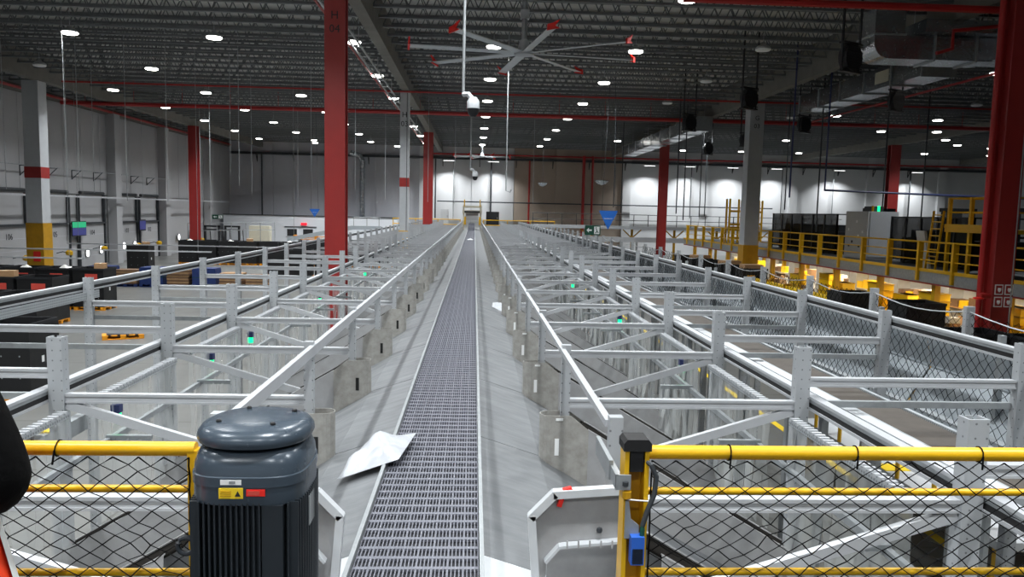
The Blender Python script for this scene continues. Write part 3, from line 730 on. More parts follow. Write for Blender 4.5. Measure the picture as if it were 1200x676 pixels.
for (x, y, z, r_) in ((9.8, 60, 6.7, .55), (6.1, 70, 6.8, .45)):
    t = thing('convex_mirror', 'round silver mirror dome hanging %s' % ('before the tan back wall' if x > 9 else 'left of the tan back wall, half lit'), 'mirror', (x, y, z))
    MB().lathe((0, 0, 0), [(.02, 0), (r_ * .6, .1), (r_, .32), (r_, .36)], 16).build('dome', 'foil', t, True, world=False); MB().tube([(0, 0, .3), (0, 0, ZD - z)], .015, 4).build('wire', 'steel_dark', t, world=False)
# cable ladder beside the girder
t = thing('cable_ladder', 'white cable ladder hung beside the girder over the left chutes', 'cable tray', (-4.6, 24, 10.7))
for x in (-4.75, -4.45): MB().box(x - .02, x + .02, 22.5, 64, 10.62, 10.7).build('side_rail', 'white_steel', t)
for i in range(22): MB().box(-4.73, -4.47, 23 + 1.9 * i, 23.05 + 1.9 * i, 10.63, 10.66).build('rung', 'white_steel', t)
for i in range(7): MB().tube([(-4.6, 25 + 6 * i, 10.7), (-4.6, 25 + 6 * i, ZD)], .02, 4).build('hanger', 'white_steel', t)
pipe('sprinkler_pipe', 'red sprinkler branch beside the left cable ladder', [(-5.1, 22, 10.95), (-5.1, 80, 10.95)], .04, 'red_pipe')
# thin drop cables on the dock side
DR = [(-21, 36, 5), (-18.3, 36, 4.9), (-17.8, 36, 5.0), (-15.7, 36, 4.6), (-13.9, 36, 4.6), (-10.7, 36, 5.4), (-11.7, 38, 6), (-20, 42, 5), (-12.4, 44, 5.2), (-8.3, 40, 6.2), (-7, 46, 5.6), (-16, 48, 5), (-9.6, 52, 5), (-6.4, 56, 5.2), (-13, 58, 4.6), (-19, 55, 4.6), (-3.0, 50, 5.0), (4.5, 60, 5.2), (-1.6, 62, 5)]
for i, (x, y, z) in enumerate(DR):
    pipe('drop_cable', 'thin pale cable hanging straight down from the ceiling', [(x, y, ZD), (x, y, z)], .016, 'galv', cat='cable', group='drop cables')
for i, (x, y, z, c) in enumerate(((14, 34, 5.4, 'blue_pipe'), (16.5, 36, 5.8, 'blue_pipe'), (18, 40, 3.8, 'steel_dark'), (12.6, 48, 4.6, 'steel_dark'), (13.6, 50, 4.2, 'steel_dark'), (19.5, 48, 5, 'steel_dark'), (21.5, 40, 2.7, 'steel_dark'), (26, 44, 4.4, 'steel_dark'), (10.8, 60, 5, 'steel_dark'), (11.4, 60, 4.6, 'steel_dark'), (17, 58, 4.4, 'steel_dark'), (18, 60, 4.4, 'steel_dark'))):
    pipe('drop_conduit', 'blue air hose hanging from the right girder' if c == 'blue_pipe' else 'dark service conduit hanging %s' % ('left of the grey marked column' if x < 15 else 'over the mezzanine'), [(x, y, ZD), (x, y, z)], .04, c, cat='conduit', group='blue air hoses' if c == 'blue_pipe' else 'dark conduits over the mezzanine')
pipe('air_pipe', 'long dark blue air pipe over the mezzanine', [(16.6, 36.2, 5.85), (30, 36.2, 5.6)], .05, 'blue_pipe')
# foil-wrapped ducts
def duct(label, boxes, bands, grille=None):
    x0 = boxes[0]; t = thing('air_duct', label, 'duct', ((x0[0] + x0[1]) / 2, (x0[2] + x0[3]) / 2, x0[4]))
    for q in boxes: MB().box(*q).build('duct_section', 'foil', t)
    for q in bands: MB().box(*q).build('flange', 'galv', t)
    for q in boxes[::2]:
        for x_ in (q[0] + .06, q[1] - .06): MB().tube([(x_, (q[2] + q[3]) / 2, q[5]), (x_, (q[2] + q[3]) / 2, ZD)], .015, 4).build('hanger', 'galv', t)
    if grille: MB().box(*grille).build('grille', 'beige', t)
    return t
duct('long silver foil duct running back along the right girder', [(17.35, 18.65, 30 + 2.3 * i, 32.27 + 2.3 * i, 10.15, 11.0) for i in range(5)], [(17.3, 18.7, 29.96 + 2.3 * i, 30.02 + 2.3 * i, 10.1, 11.05) for i in range(6)], (17.33, 17.36, 32.5, 33.6, 10.35, 10.85))
t = duct('big silver elbow duct at the upper right by the red column', [(13.4, 16.9, 25.2, 26.3, 9.75, 10.5), (12.9, 13.9, 25.2, 26.3, 10.53, 11.35), (14.3, 16.9, 24.7, 26.3, 10.53, 10.93), (16.9, 18.4, 24.2, 26.3, 9.8, 10.8)], [(12.86, 13.94, 25.15, 26.35, 10.49, 10.54), (14.9, 14.95, 25.15, 26.35, 9.7, 10.52), (16.3, 16.36, 25.15, 26.35, 9.7, 10.52)])
b = MB(); b.prism([(13.4, 9.75)] + [(13.4 - .5 * math.sin(a * math.pi / 12), 10.25 - .5 * math.cos(a * math.pi / 12)) for a in range(0, 7)] + [(12.9, 10.5), (13.4, 10.5)], 'y', 25.2, 26.3); b.build('elbow', 'foil', t)
duct('far silver foil duct beside the grey marked column', [(14.0, 15.2, 50 + 3 * i, 52.97 + 3 * i, 10.0, 10.85) for i in range(8)], [(13.95, 15.25, 49.96 + 3 * i, 50.02 + 3 * i, 9.96, 10.9) for i in range(9)])
pipe('sprinkler_pipe', 'red sprinkler pipe stepping over the silver elbow duct', [(19.2, 24, 11.1), (16.2, 24.1, 10.6), (14.9, 24.2, 10.45), (14.9, 24.2, 9.9), (14.4, 24.2, 9.75)], .06, 'red_pipe')
pipe('sprinkler_pipe', 'thin red sprinkler pipe below the long foil duct', [(19.2, 25.5, 10.0), (19.2, 44, 10.0)], .05, 'red_pipe')
# hanging black air circulators
fan0 = thing('air_circulator', 'black box fan hung on two rods under the right girder', 'fan', (0, 0, 0), 0, 'black hanging box fans')
b = MB(); b.prism([(.42 * math.cos(a * math.pi / 8), .45 + .42 * math.sin(a * math.pi / 8)) for a in range(16)], 'y', -.14, .14); b.build('drum', 'charcoal', fan0, world=False)
b = MB()
for i in range(5): b.box(-.4, .4, -.16, -.14, .1 + .17 * i, .13 + .17 * i)
b.build('grille', 'black_rubber', fan0, world=False)
MB().box(-.46, .46, -.1, .1, .0, .06).build('bracket', 'charcoal', fan0, world=False); MB().box(-.46, .46, -.1, .1, .86, .92).build('bracket', 'charcoal', fan0, world=False)
for x in (-.43, .43): MB().box(x - .025, x + .025, -.03, .03, 0, ZD - 9.1).build('hanger', 'charcoal', fan0, world=False)
FP = [(11.75, 24.4), (11.7, 33.3), (17.75, 41.7), (17.85, 32.7), (11.65, 42.4), (17.8, 51), (17.5, 58.2)]
for i, (x, y) in enumerate(FP):
    if i == 0: fan0.location = (x, y, 9.1); fan0.rotation_euler.z = .5
    else: dup(fan0, (x, y, 9.1), .5)
fan0['label'] = 'nearest black box fan, hung left of the silver elbow duct'

# ================================================================== SIGNS
def exit_sign(label, x, y, z, w_, h_, posts):
    t = thing('exit_sign', label, 'sign', (x, y, z))
    MB().box(-w_ / 2, w_ / 2, -.015, .015, 0, h_).build('board', 'green_sign', t, world=False)
    b = MB(); a = w_ / 2
    b.prism([(-a * .8, h_ * .5), (-a * .5, h_ * .75), (-a * .5, h_ * .58), (-a * .12, h_ * .58), (-a * .12, h_ * .42), (-a * .5, h_ * .42), (-a * .5, h_ * .25)], 'y', -.02, -.016); b.build('arrow', 'sign_white', t, world=False)
    b = MB(); b.box(a * .18, a * .86, -.02, -.016, h_ * .12, h_ * .88); b.build('doorway', 'sign_white', t, world=False)
    b = MB(); b.lathe((a * .42, -.022, h_ * .7), [(.0, 0), (.03 * w_ / .55, .02), (.0, .05)], 8); b.bar((a * .45, -.023, h_ * .68), (a * .55, -.023, h_ * .42), .05 * w_, .006, (0, 1, 0)); b.bar((a * .55, -.023, h_ * .42), (a * .35, -.023, h_ * .2), .03, .006, (0, 1, 0)); b.bar((a * .55, -.023, h_ * .42), (a * .75, -.023, h_ * .22), .03, .006, (0, 1, 0)); b.build('running_figure', 'green_sign', t, world=False)
    for px in posts: MB().box(px - .03, px + .03, .016, .05, -1.0, h_ * .6).build('post', 'galv', t, world=False)
exit_sign('green emergency exit sign with a left arrow on posts right of the belt', 4.4, 28.6, 3.7, .58, .36, (-.2, .2))
exit_sign('small green exit sign hanging on the far dock wall', XL + 1.3, 80, 3.1, 1.1, .42, ())
MB().tube([(XL + .1, 80.03, 3.56), (XL + 1.9, 80.03, 3.56)], .03, 5).build('sign_bar', 'galv', [o for o in C.objects if o.name.startswith('exit_sign')][-1])
def tri_sign(label, x, y, z, a, h_):
    t = thing('hanging_sign', label, 'sign', (x, y, z))
    b = MB(); b.prism([(-a, h_), (a, h_), (0, 0)], 'y', -.02, .02); b.build('board', 'blue_sign', t, world=False)
    b = MB(); [b.box(-a * .45 + i * a * .1, -a * .4 + i * a * .1, -.026, -.021, h_ * .56, h_ * .6) for i in range(9)]; b.build('lettering', 'sign_white', t, world=False)
    for s in (-1, 1): MB().tube([(s * a * .7, 0, h_), (s * a * .2, 0, ZD - z)], .012, 4).build('wire', 'steel_dark', t, world=False)
tri_sign('blue triangular pennant sign hanging above the exit sign', 6.95, 40, 3.68, .5, .98)
tri_sign('small blue triangular pennant sign left of the big red column', -12.2, 60, 3.75, .4, .62)

# ================================================================== SCANNER AT THE FAR END
t = thing('scanner_tunnel', 'cream scanner portal standing over the far end of the belt', 'scanner', (-.25, 78, 0))
for x in (-1.15, .55):
    MB().box(x, x + .16, 77.6, 78.4, 0, 5.1).build('leg', 'beige', t)
MB().box(-1.2, .76, 77.4, 78.5, 4.25, 4.55).build('head', 'beige', t); MB().box(-1.0, .55, 77.35, 77.4, 4.3, 4.48).build('window', 'charcoal', t)
MB().box(-1.2, .76, 77.5, 78.4, 4.8, 5.0).build('top_beam', 'beige', t); MB().box(-.9, .4, 77.7, 78.3, 3.55, 4.25).build('curtain', 'white_sheet', t)
for x in (-1.0, .45): MB().box(x, x + .18, 77.2, 77.45, 3.1, 3.9).build('guard', 'yellow', t)
for x in (-1.05, .5): MB().box(x, x + .1, 77.3, 77.4, 4.9, 5.6).build('marker_post', 'yellow', t)
MB().box(-.55, .05, 76.02, 79, 3.1, 3.24).build('infeed_belt', 'belt_dark', t)
t = thing('control_cabinet', 'black control cabinet right of the scanner portal', 'cabinet', (1.9, 79, 0))
MB().box(1.2, 2.5, 78.6, 79.3, 0, 4.45).build('body', 'charcoal', t); MB().box(1.25, 2.45, 78.57, 78.6, 3.1, 4.4).build('door', 'charcoal', t); MB().box(2.3, 2.34, 78.55, 78.57, 3.7, 3.9).build('handle', 'galv', t)
t = thing('control_cabinet', 'white control cabinet left of the scanner portal', 'cabinet', (-3.0, 79, 0))
MB().box(-3.4, -2.6, 78.6, 79.3, 0, 4.6).build('body', 'white_sheet', t); MB().box(-3.35, -2.65, 78.57, 78.6, 3.0, 4.5).build('door', 'white_sheet', t); MB().box(-2.75, -2.72, 78.55, 78.57, 3.8, 4.0).build('handle', 'charcoal', t)
t = thing('end_railing', 'yellow railing across the far end of the chute frames', 'railing', (0, 77, 0))
for z in (3.1, 3.6): MB().tube([(-8, 77, z), (-1.4, 77, z)], .05, 6).build('rail', 'yellow', t); MB().tube([(.9, 77, z), (8, 77, z)], .05, 6).build('rail', 'yellow', t)
for x in (-8, -5.8, -3.6, -1.4, .9, 3.3, 5.6, 8): MB().box(x - .04, x + .04, 76.96, 77.04, 0, 3.65).build('post', 'yellow', t)

# ================================================================== FOREGROUND PLATFORM AND RAILINGS
t = thing('platform', 'grey steel platform floor under the yellow railings', 'platform', (.3, 0, 0))
MB().box(-3.0, 3.6, -3, 2.36, 2.6, 2.7).build('deck', 'steel_dark', t)
for x in (-2.9, 3.5):
    for y in (-2.9, 2.25): MB().box(x - .06, x + .06, y - .06, y + .06, 0, 2.6).build('leg', 'galv', t)
GY = 2.24
def railing(label, x0, x1, posts, seed):
    t = thing('guard_railing', label, 'railing', ((x0 + x1) / 2, GY, 2.7))
    for z, r_ in ((3.79, .0215), (3.67, .0115), (3.415, .0115), (2.95, .0115)):
        MB().tube([(x0, GY, z), (x1, GY, z)], r_, 12).build('top_rail' if r_ > .02 else 'rail', 'yellow', t, True)
    for x in posts: MB().box(x - .014, x + .014, GY - .02, GY + .02, 2.7, 3.79).build('post', 'yellow', t)
    nb = MB(); n = round((x1 - x0) / .072)
    net(nb, (x0 + .01, GY - .03, 2.78), (1, 0, 0), (0, 0, 1), n, 42, (x1 - x0 - .02) / n, .0473, .0027, .0032, seed); nb.build('net', 'net_black', t)
    xx = x0 + .25
    while xx < x1:
        pts = [(xx + .002 * math.sin(a), GY + .0235 * math.cos(a), 3.79 + .0235 * math.sin(a)) for a in [i * math.pi / 6 for i in range(13)]]
        b = MB(); b.tube(pts, .0022, 5); b.tube([(xx, GY - .024, 3.79), (xx - .004, GY - .03, 3.75)], .003, 5); b.build('net_tie', 'net_black', t)
        xx += .29 + .1 * (int(xx * 10) % 2)
    return t
gl = railing('yellow railing with black net left of the motor', -2.9, -.80, (-.805, -2.2, -2.88), 11)
gr = railing('long yellow railing with black net right of the belt', .53, 3.5, (2.2, 3.48), 12)
t = thing('gate_post', 'yellow channel post with black cap and sensor at the belt gap', 'post', (.493, GY, 2.7))
MB().box(.457, .470, GY - .04, GY + .03, 2.7, 3.81).build('flange', 'yellow', t); MB().box(.517, .530, GY - .04, GY + .03, 2.7, 3.81).build('flange', 'yellow', t)
MB().box(.470, .517, GY + .015, GY + .03, 2.7, 3.81).build('web', 'yellow_dark', t)
b = MB(); b.prism([(.452, 3.805), (.535, 3.805), (.535, 3.828), (.525, 3.84), (.462, 3.84), (.452, 3.828)], 'y', GY - .045, GY + .035); b.build('cap', 'black_rubber', t)
MB().box(.474, .513, GY - .035, GY - .02, 3.74, 3.805).build('cap_plug', 'black_rubber', t)
MB().lathe((.464, GY - .045, 3.665), [(.0, 0), (.014, 0), (.014, .02), (.0, .02)], 12).build('rail_stub', 'yellow_dark', t)
s_ = thing('light_sensor', 'small blue light sensor with grey cable on the yellow post', 'sensor', (.5, GY - .06, 3.45))
b = MB(); b.box(.478, .517, GY - .075, GY - .041, 3.47, 3.555); b.build('body', 'blue_box', s_)
MB().box(.482, .513, GY - .078, GY - .075, 3.475, 3.52).build('window', 'smoked_glass', s_)
b = MB(); b.prism([(.462, 3.54), (.505, 3.54), (.505, 3.58), (.48, 3.6), (.472, 3.655), (.462, 3.655)], 'y', GY - .047, GY - .041); b.build('bracket', 'galv', s_)
MB().lathe((.512, GY - .06, 3.555), [(.007, 0), (.008, .02), (.006, .03)], 10).build('connector', 'green_led' if False else 'green_sign', s_)
MB().tube([(.512, GY - .06, 3.585), (.525, GY - .06, 3.63), (.545, GY - .055, 3.68), (.55, GY - .05, 3.73), (.535, GY - .045, 3.765), (.52, GY - .03, 3.775)], .008, 8).build('cable', 'steel_dark', s_, True)
MB().tube([(.465, GY - .046, 3.66), (.53, GY - .046, 3.655)], .0025, 5).build('cable_tie', 'sign_white', s_)
t = thing('rail_bracket', 'small galvanised bracket tying the yellow post to the frame', 'bracket', (.44, GY + .1, 3.7))
MB().box(.425, .438, GY + .04, GY + .3, 3.69, 3.75).build('arm', 'galv', t); MB().box(.43, .475, GY - .05, GY - .043, 3.69, 3.735).build('tab', 'galv', t); MB().box(.43, .438, GY - .05, GY + .06, 3.69, 3.735).build('bend', 'galv', t)
MB().lathe((.458, GY - .055, 3.705), [(.0, 0), (.009, .0), (.009, .012), (0, .012)], 8).build('bolt', 'steel_dark', t)
# end cheek plates of the belt
def cheek(s, label):
    t = thing('cheek_plate', label, 'end plate', (mx(s, .5), 3.3, 2.6)); Yc = 3.3
    def mir(b, s):
        if s < 0: b.v = [(-.285 - p[0], p[1], p[2]) for p in b.v]; b.f = [f[::-1] for f in b.f]
        return b
    pan = [(.3, 2.72), (.262, 3.17), (.367, 3.28), (.68, 3.302), (.68, 3.06), (.42, 3.045), (.35, 2.98), (.34, 2.72)]
    b = MB(); b.prism(pan, 'y', Yc, Yc + .006); mir(b, s).build('panel', 'divider_steel', t)
    edge = [(.3, 2.72), (.262, 3.17), (.367, 3.28), (.68, 3.302)]
    for p, q in zip(edge[:-1], edge[1:]):
        d = Vector((q[0] - p[0], 0, q[1] - p[1])).normalized(); nrm = Vector((d.z, 0, -d.x)) * .012
        b = MB(); b.bar((p[0] + nrm.x, Yc - .02, p[1] + nrm.z), (q[0] + nrm.x, Yc - .02, q[1] + nrm.z), .045, .034, (-d.z, 0, d.x)); mir(b, s).build('folded_edge', 'white_sheet', t)
    b = MB(); b.bar((.40, Yc - .02, 3.03), (.68, Yc - .02, 3.056), .045, .012); b.bar((.34, Yc - .02, 2.96), (.40, Yc - .02, 3.03), .045, .012); mir(b, s).build('lower_lip', 'white_sheet', t)
    b = MB()
    for i in range(5): b.box(.43 + .05 * i, .437 + .05 * i, Yc - .046, Yc - .042, 3.03, 3.065)
    mir(b, s).build('lip_notches', 'divider_steel', t)
    b = MB(); b.lathe((.58, Yc - .012, 3.1), [(.0, -.012), (.011, -.01), (.014, 0), (.011, .01), (0, .012)], 12); mir(b, s).build('bolt', 'steel_dark', t, True)
    b = MB(); b.box(.68, .70, Yc - .05, Yc + .45, 2.72, 3.302); mir(b, s).build('return_edge', 'divider_steel', t)
    b = MB(); b.box(.36, .70, Yc + .1, Yc + .11, 2.4, 3.05); mir(b, s).build('inner_panel', 'divider_steel', t)
    return t
cr = cheek(1, 'white-edged steel end plate right of the belt with red tape')
b = MB(); b.prism([(.385, 3.215), (.405, 3.21), (.425, 3.275), (.455, 3.288), (.445, 3.3), (.41, 3.29)], 'y', 3.27, 3.296); b.build('red_tape', 'red_bright', cr)
cheek(-1, 'white-edged steel end plate left of the belt beside the motor')
# ================================================================== MOTOR
mt = thing('electric_motor', 'blue grey finned electric motor standing upright at the left railing', 'motor', (-.57, 2.05, 2.7))
mo = (-.57, 2.05, 0)
MB().lathe((mo[0], mo[1], 3.885), [(.13, .012), (.143, .008), (.1475, .018), (.146, .03), (.136, .044), (.118, .052), (.06, .057), (.001, .058)], 56, sq=.3).build('rain_cap', 'motor_paint', mt, True)
for (dx, dy) in ((-.085, -.05), (.06, -.075), (-.045, .085), (.085, .06)):
    MB().lathe((mo[0] + dx, mo[1] + dy, 3.932), [(.007, 0), (.007, .012), (.005, .014), (.001, .014)], 6).build('cap_bolt', 'black_rubber', mt)
MB().lathe((mo[0], mo[1], 3.75), [(.144, 0), (.145, .004), (.145, .046), (.1475, .047), (.1475, .072), (.1445, .074), (.142, .1), (.131, .126), (.118, .134), (.001, .136)], 56, sq=1.6).build('fan_cowl', 'motor_paint', mt, True)
MB().lathe((mo[0], mo[1], 3.25), [(.128, 0), (.128, .5)], 32, sq=1.5).build('stator', 'motor_fin', mt, True)
fin = MB()
for i in range(17):
    u = -.112 + .014 * i
    if .045 < u < .1: continue
    fin.box(mo[0] + u - .0022, mo[0] + u + .0022, mo[1] - .146 + abs(u) ** 2.2 * 1.2, mo[1] - .11, 3.27, 3.755)
for i in range(19):
    u = -.125 + .014 * i
    for s in (-1, 1):
        a = mo[0] + s * .11; c = mo[0] + s * (.148 - abs(u) ** 2.2 * 1.2); fin.box(min(a, c), max(a, c), mo[1] + u - .0022, mo[1] + u + .0022, 3.27, 3.755)
fin.build('cooling_fins', 'motor_fin', mt)
MB().box(mo[0] + .048, mo[0] + .1, mo[1] - .143, mo[1] - .11, 3.27, 3.75).build('front_pad', 'motor_fin', mt)
MB().lathe((mo[0], mo[1], 3.2), [(.15, 0), (.155, .01), (.155, .05), (.14, .06)], 32).build('flange', 'motor_paint', mt, True)
MB().box(mo[0] - .14, mo[0] + .14, mo[1] - .13, mo[1] + .13, 2.7, 3.2).build('gear_unit', 'motor_paint', mt)
FYm = mo[1] - .1475
w_ = MB().box(-.626, -.566, FYm - .0015, FYm, 3.77, 3.797).build('warning_label', 'hazard_yellow', mt)
b = MB(); b.prism([(-.586, 3.776), (-.572, 3.776), (-.579, 3.790)], 'y', FYm - .0025, FYm - .0016); b.build('warning_triangle', 'ink', w_)
b = MB(); [b.box(-.622, -.595, FYm - .0025, FYm - .0016, 3.776 + .006 * i, 3.7775 + .006 * i) for i in range(3)]; b.build('print', 'yellow_dark', w_)
w_ = MB().box(-.558, -.512, FYm - .001, FYm + .002, 3.776, 3.793).build('red_plate', 'red_bright', mt); MB().box(-.554, -.525, FYm - .002, FYm - .001, 3.779, 3.79).build('print', 'red_label', w_)
w_ = MB().box(-.622, -.57, FYm - .0005, FYm + .003, 3.805, 3.818).build('white_label', 'sign_white', mt); MB().box(-.6, -.585, FYm - .0012, FYm - .0005, 3.808, 3.815).build('print', 'galv', w_)
w_ = MB().box(-.4245, -.4225, 2.0, 2.06, 3.66, 3.74).build('name_plate', 'galv', mt)
pts = [(-.735 + .022 * math.cos(a * math.pi / 8), 1.975, 3.615 + .022 * math.sin(a * math.pi / 8)) for a in range(17)]
MB().tube(pts, .007, 8, False).build('lifting_eye', 'motor_fin', mt, True)
b = MB(); b.lathe((-.49, FYm - .012, 3.335), [(0, -.018), (.018, -.016), (.02, .0), (.016, .014), (0, .016)], 14); b.build('drain_plug', 'galv', mt, True)
MB().tube([(-.44, 1.95, 3.32), (-.42, 1.95, 3.28), (-.41, 1.98, 3.2), (-.41, 2.0, 2.75)], .012, 8).build('power_cable', 'black_rubber', mt, True)
# ================================================================== PERSON AT THE LEFT EDGE
def skin(name, verts, edges, m, parent, loc, sub=2):
    me = bpy.data.meshes.new(name); me.from_pydata([v[:3] for v in verts], edges, []); o = bpy.data.objects.new(name, me); C.objects.link(o)
    sm = o.modifiers.new('skin', 'SKIN'); ss = o.modifiers.new('sub', 'SUBSURF'); ss.levels = sub; ss.render_levels = sub
    for i, v in enumerate(verts):
        d = me.skin_vertices[0].data[i]; d.radius = (v[3], v[4] if len(v) > 4 else v[3])
    me.skin_vertices[0].data[0].use_root = True
    bpy.context.view_layer.update()
    m2 = bpy.data.meshes.new_from_object(o.evaluated_get(bpy.context.evaluated_depsgraph_get())); bpy.data.objects.remove(o)
    m2.materials.clear(); m2.materials.append(M[m]); m2.polygons.foreach_set('use_smooth', [True] * len(m2.polygons))
    q = bpy.data.objects.new(name, m2); C.objects.link(q); q.parent = parent; q.location = loc
    return q
pe = thing('person', 'person in black jacket and orange vest at the left edge, elbow bent', 'person', (-1.36, 1.8, 2.7))
V = [(0, 0, .95, .16, .11), (0, 0, 1.15, .14, .1), (0, 0, 1.36, .17, .11), (0, 0, 1.48, .08, .07), (0, .01, 1.56, .055), (0, .02, 1.66, .085, .095), (0, .02, 1.73, .07, .08),
     (.17, 0, 1.40, .085), (.26, .0, 1.13, .092), (.10, .2, 1.06, .06), (.04, .25, 1.06, .04),
     (-.17, 0, 1.40, .085), (-.26, 0, 1.12, .07), (-.22, .2, 1.0, .05), (-.18, .27, 1.0, .04),
     (.09, 0, .86, .11), (.1, .02, .47, .075), (.1, 0, .08, .05), (.1, .16, .03, .04), (-.09, 0, .86, .11), (-.1, .02, .47, .075), (-.1, 0, .08, .05), (-.1, .16, .03, .04)]
E_ = [(0, 1), (1, 2), (2, 3), (3, 4), (4, 5), (5, 6), (2, 7), (7, 8), (8, 9), (9, 10), (2, 11), (11, 12), (12, 13), (13, 14), (0, 15), (15, 16), (16, 17), (17, 18), (0, 19), (19, 20), (20, 21), (21, 22)]
body = skin('body', V, E_, 'sleeve', pe, (0, 0, 0))
b = MB(); b.lathe((0, .02, 1.58), [(.02, -.03), (.07, 0), (.083, .06), (.088, .1), (.08, .15), (.05, .19), (.001, .2)], 20); hd = b.build('head', 'skin', pe, True, world=False)
for s in (-1, 1): MB().lathe((s * .03, .1, 1.685), [(.001, -.008), (.009, 0), (.001, .008)], 8).build('eye', 'ink', hd, True)
for o_ in list(hd.children): o_.location = Vector(o_.location) + wloc(pe) * 0
b = MB(); b.lathe((0, 0, 1.68), [(.092, 0), (.097, .05), (.09, .09), (.055, .115), (.001, .12)], 20); b.build('hair', 'hair', pe, True, world=False)
b = MB(); b.tube([(0, .1, 1.69), (0, .125, 1.655), (0, .1, 1.65)], [.008, .014, .01], 8); b.build('nose', 'skin', pe, True, world=False)
for sx_ in (-1, 1):
    hx, hy, hz = (.06 if sx_ > 0 else -.2), .25, (1.06 if sx_ > 0 else 1.0); dr = -1 if sx_ > 0 else .3
    hv = [(hx, hy, hz, .035, .02), (hx + dr * .06, hy + .03, hz, .036, .018)]; he = [(0, 1)]
    for f in range(4):
        i = len(hv); off = (f - 1.5) * .02
        hv += [(hx + dr * .09, hy + .04 - off * .3, hz + off, .0095), (hx + dr * .12, hy + .05, hz + off * 1.05, .009), (hx + dr * (.14 + .008 * (1.5 - abs(f - 1.5))), hy + .035, hz + off * 1.05, .008)]; he += [(1, i), (i, i + 1), (i + 1, i + 2)]
    i = len(hv); hv += [(hx + dr * .03, hy + .05, hz + .035, .011), (hx + dr * .06, hy + .07, hz + .045, .009)]; he += [(0, i), (i, i + 1)]
    skin('hand', hv, he, 'skin', pe, (0, 0, 0), 1)
b = MB(); b.lathe((0, 0, .74), [(.295, 0), (.285, .08), (.235, .3), (.215, .42), (.2, .6), (.13, .7)], 28, 1, .7); ve = b.build('vest', 'vest_orange', pe, True, world=False)
b = MB(); b.lathe((0, 0, .76), [(.3, 0), (.297, .03), (.285, .065)], 28, 1, .7); b.build('reflective_band', 'vest_white', pe, True, world=False)
b = MB(); n_ = 9; pr_ = [(.302, 0), (.293, .08), (.243, .3), (.223, .42)]
b.add([(r_ * math.cos(.15 + .95 * i / n_), .7 * r_ * math.sin(.15 + .95 * i / n_), .735 + z_) for r_, z_ in pr_ for i in range(n_ + 1)], [(j * (n_ + 1) + i, j * (n_ + 1) + i + 1, (j + 1) * (n_ + 1) + i + 1, (j + 1) * (n_ + 1) + i) for j in range(3) for i in range(n_)]); b.build('side_stripe', 'vest_white', pe, True, world=False)

# ================================================================== PARCELS
def bag(name, label, pts, th, m='poly_bag', group=None):
    """flat soft parcel spanned by four corner points"""
    b = MB(); n = 13; A, B, Cc, D = [Vector(p) for p in pts]; c = (A + B + Cc + D) / 4
    nrm = (B - A).cross(D - A).normalized()
    if nrm.z < 0: nrm = -nrm
    top = []; bot = []
    for i in range(n):
        for j in range(n):
            u, v = i / (n - 1), j / (n - 1)
            p = A.lerp(B, u).lerp(D.lerp(Cc, u), v); h = th * (max(0, math.sin(math.pi * u)) * max(0, math.sin(math.pi * v))) ** .6 * (1 + .3 * math.sin(u * 9 + v * 5) + .22 * math.sin(u * 5 - v * 14))
            top.append(p + nrm * (h + .002)); bot.append(p - nrm * (h * .25))
    k = n * n; fs = []
    for i in range(n - 1):
        for j in range(n - 1):
            a = i * n + j; fs.append((a, a + n, a + n + 1, a + 1)); fs.append((k + a, k + a + 1, k + a + n + 1, k + a + n))
    for i in range(n - 1):
        fs += [(i, i + 1, k + i + 1, k + i), ((n - 1) * n + i + 1, (n - 1) * n + i, k + (n - 1) * n + i, k + (n - 1) * n + i + 1), ((i + 1) * n, i * n, k + i * n, k + (i + 1) * n), (i * n + n - 1, (i + 1) * n + n - 1, k + (i + 1) * n + n - 1, k + i * n + n - 1)]
    b.add(top + bot, fs); o = b.build(name, m, None, True); return tag(o, label, 'parcel', group)
bag('poly_mailer', 'white plastic mailer bag sliding off the belt onto the left chute', [(-.87, 4.95, 2.73), (-.47, 4.98, 2.86), (-.40, 5.55, 2.87), (-.76, 5.5, 2.80)], .1)
bag('poly_mailer', 'small silver mailer bag lying on the right chutes', [(.36, 14.5, 2.705), (.62, 14.5, 2.585), (.6, 15.3, 2.595), (.4, 15.3, 2.69)], .07)
bag('poly_mailer', 'tiny white mailer far down on the belt', [(-.4, 45, 2.81), (-.05, 45, 2.81), (-.05, 45.8, 2.81), (-.4, 45.8, 2.81)], .06)

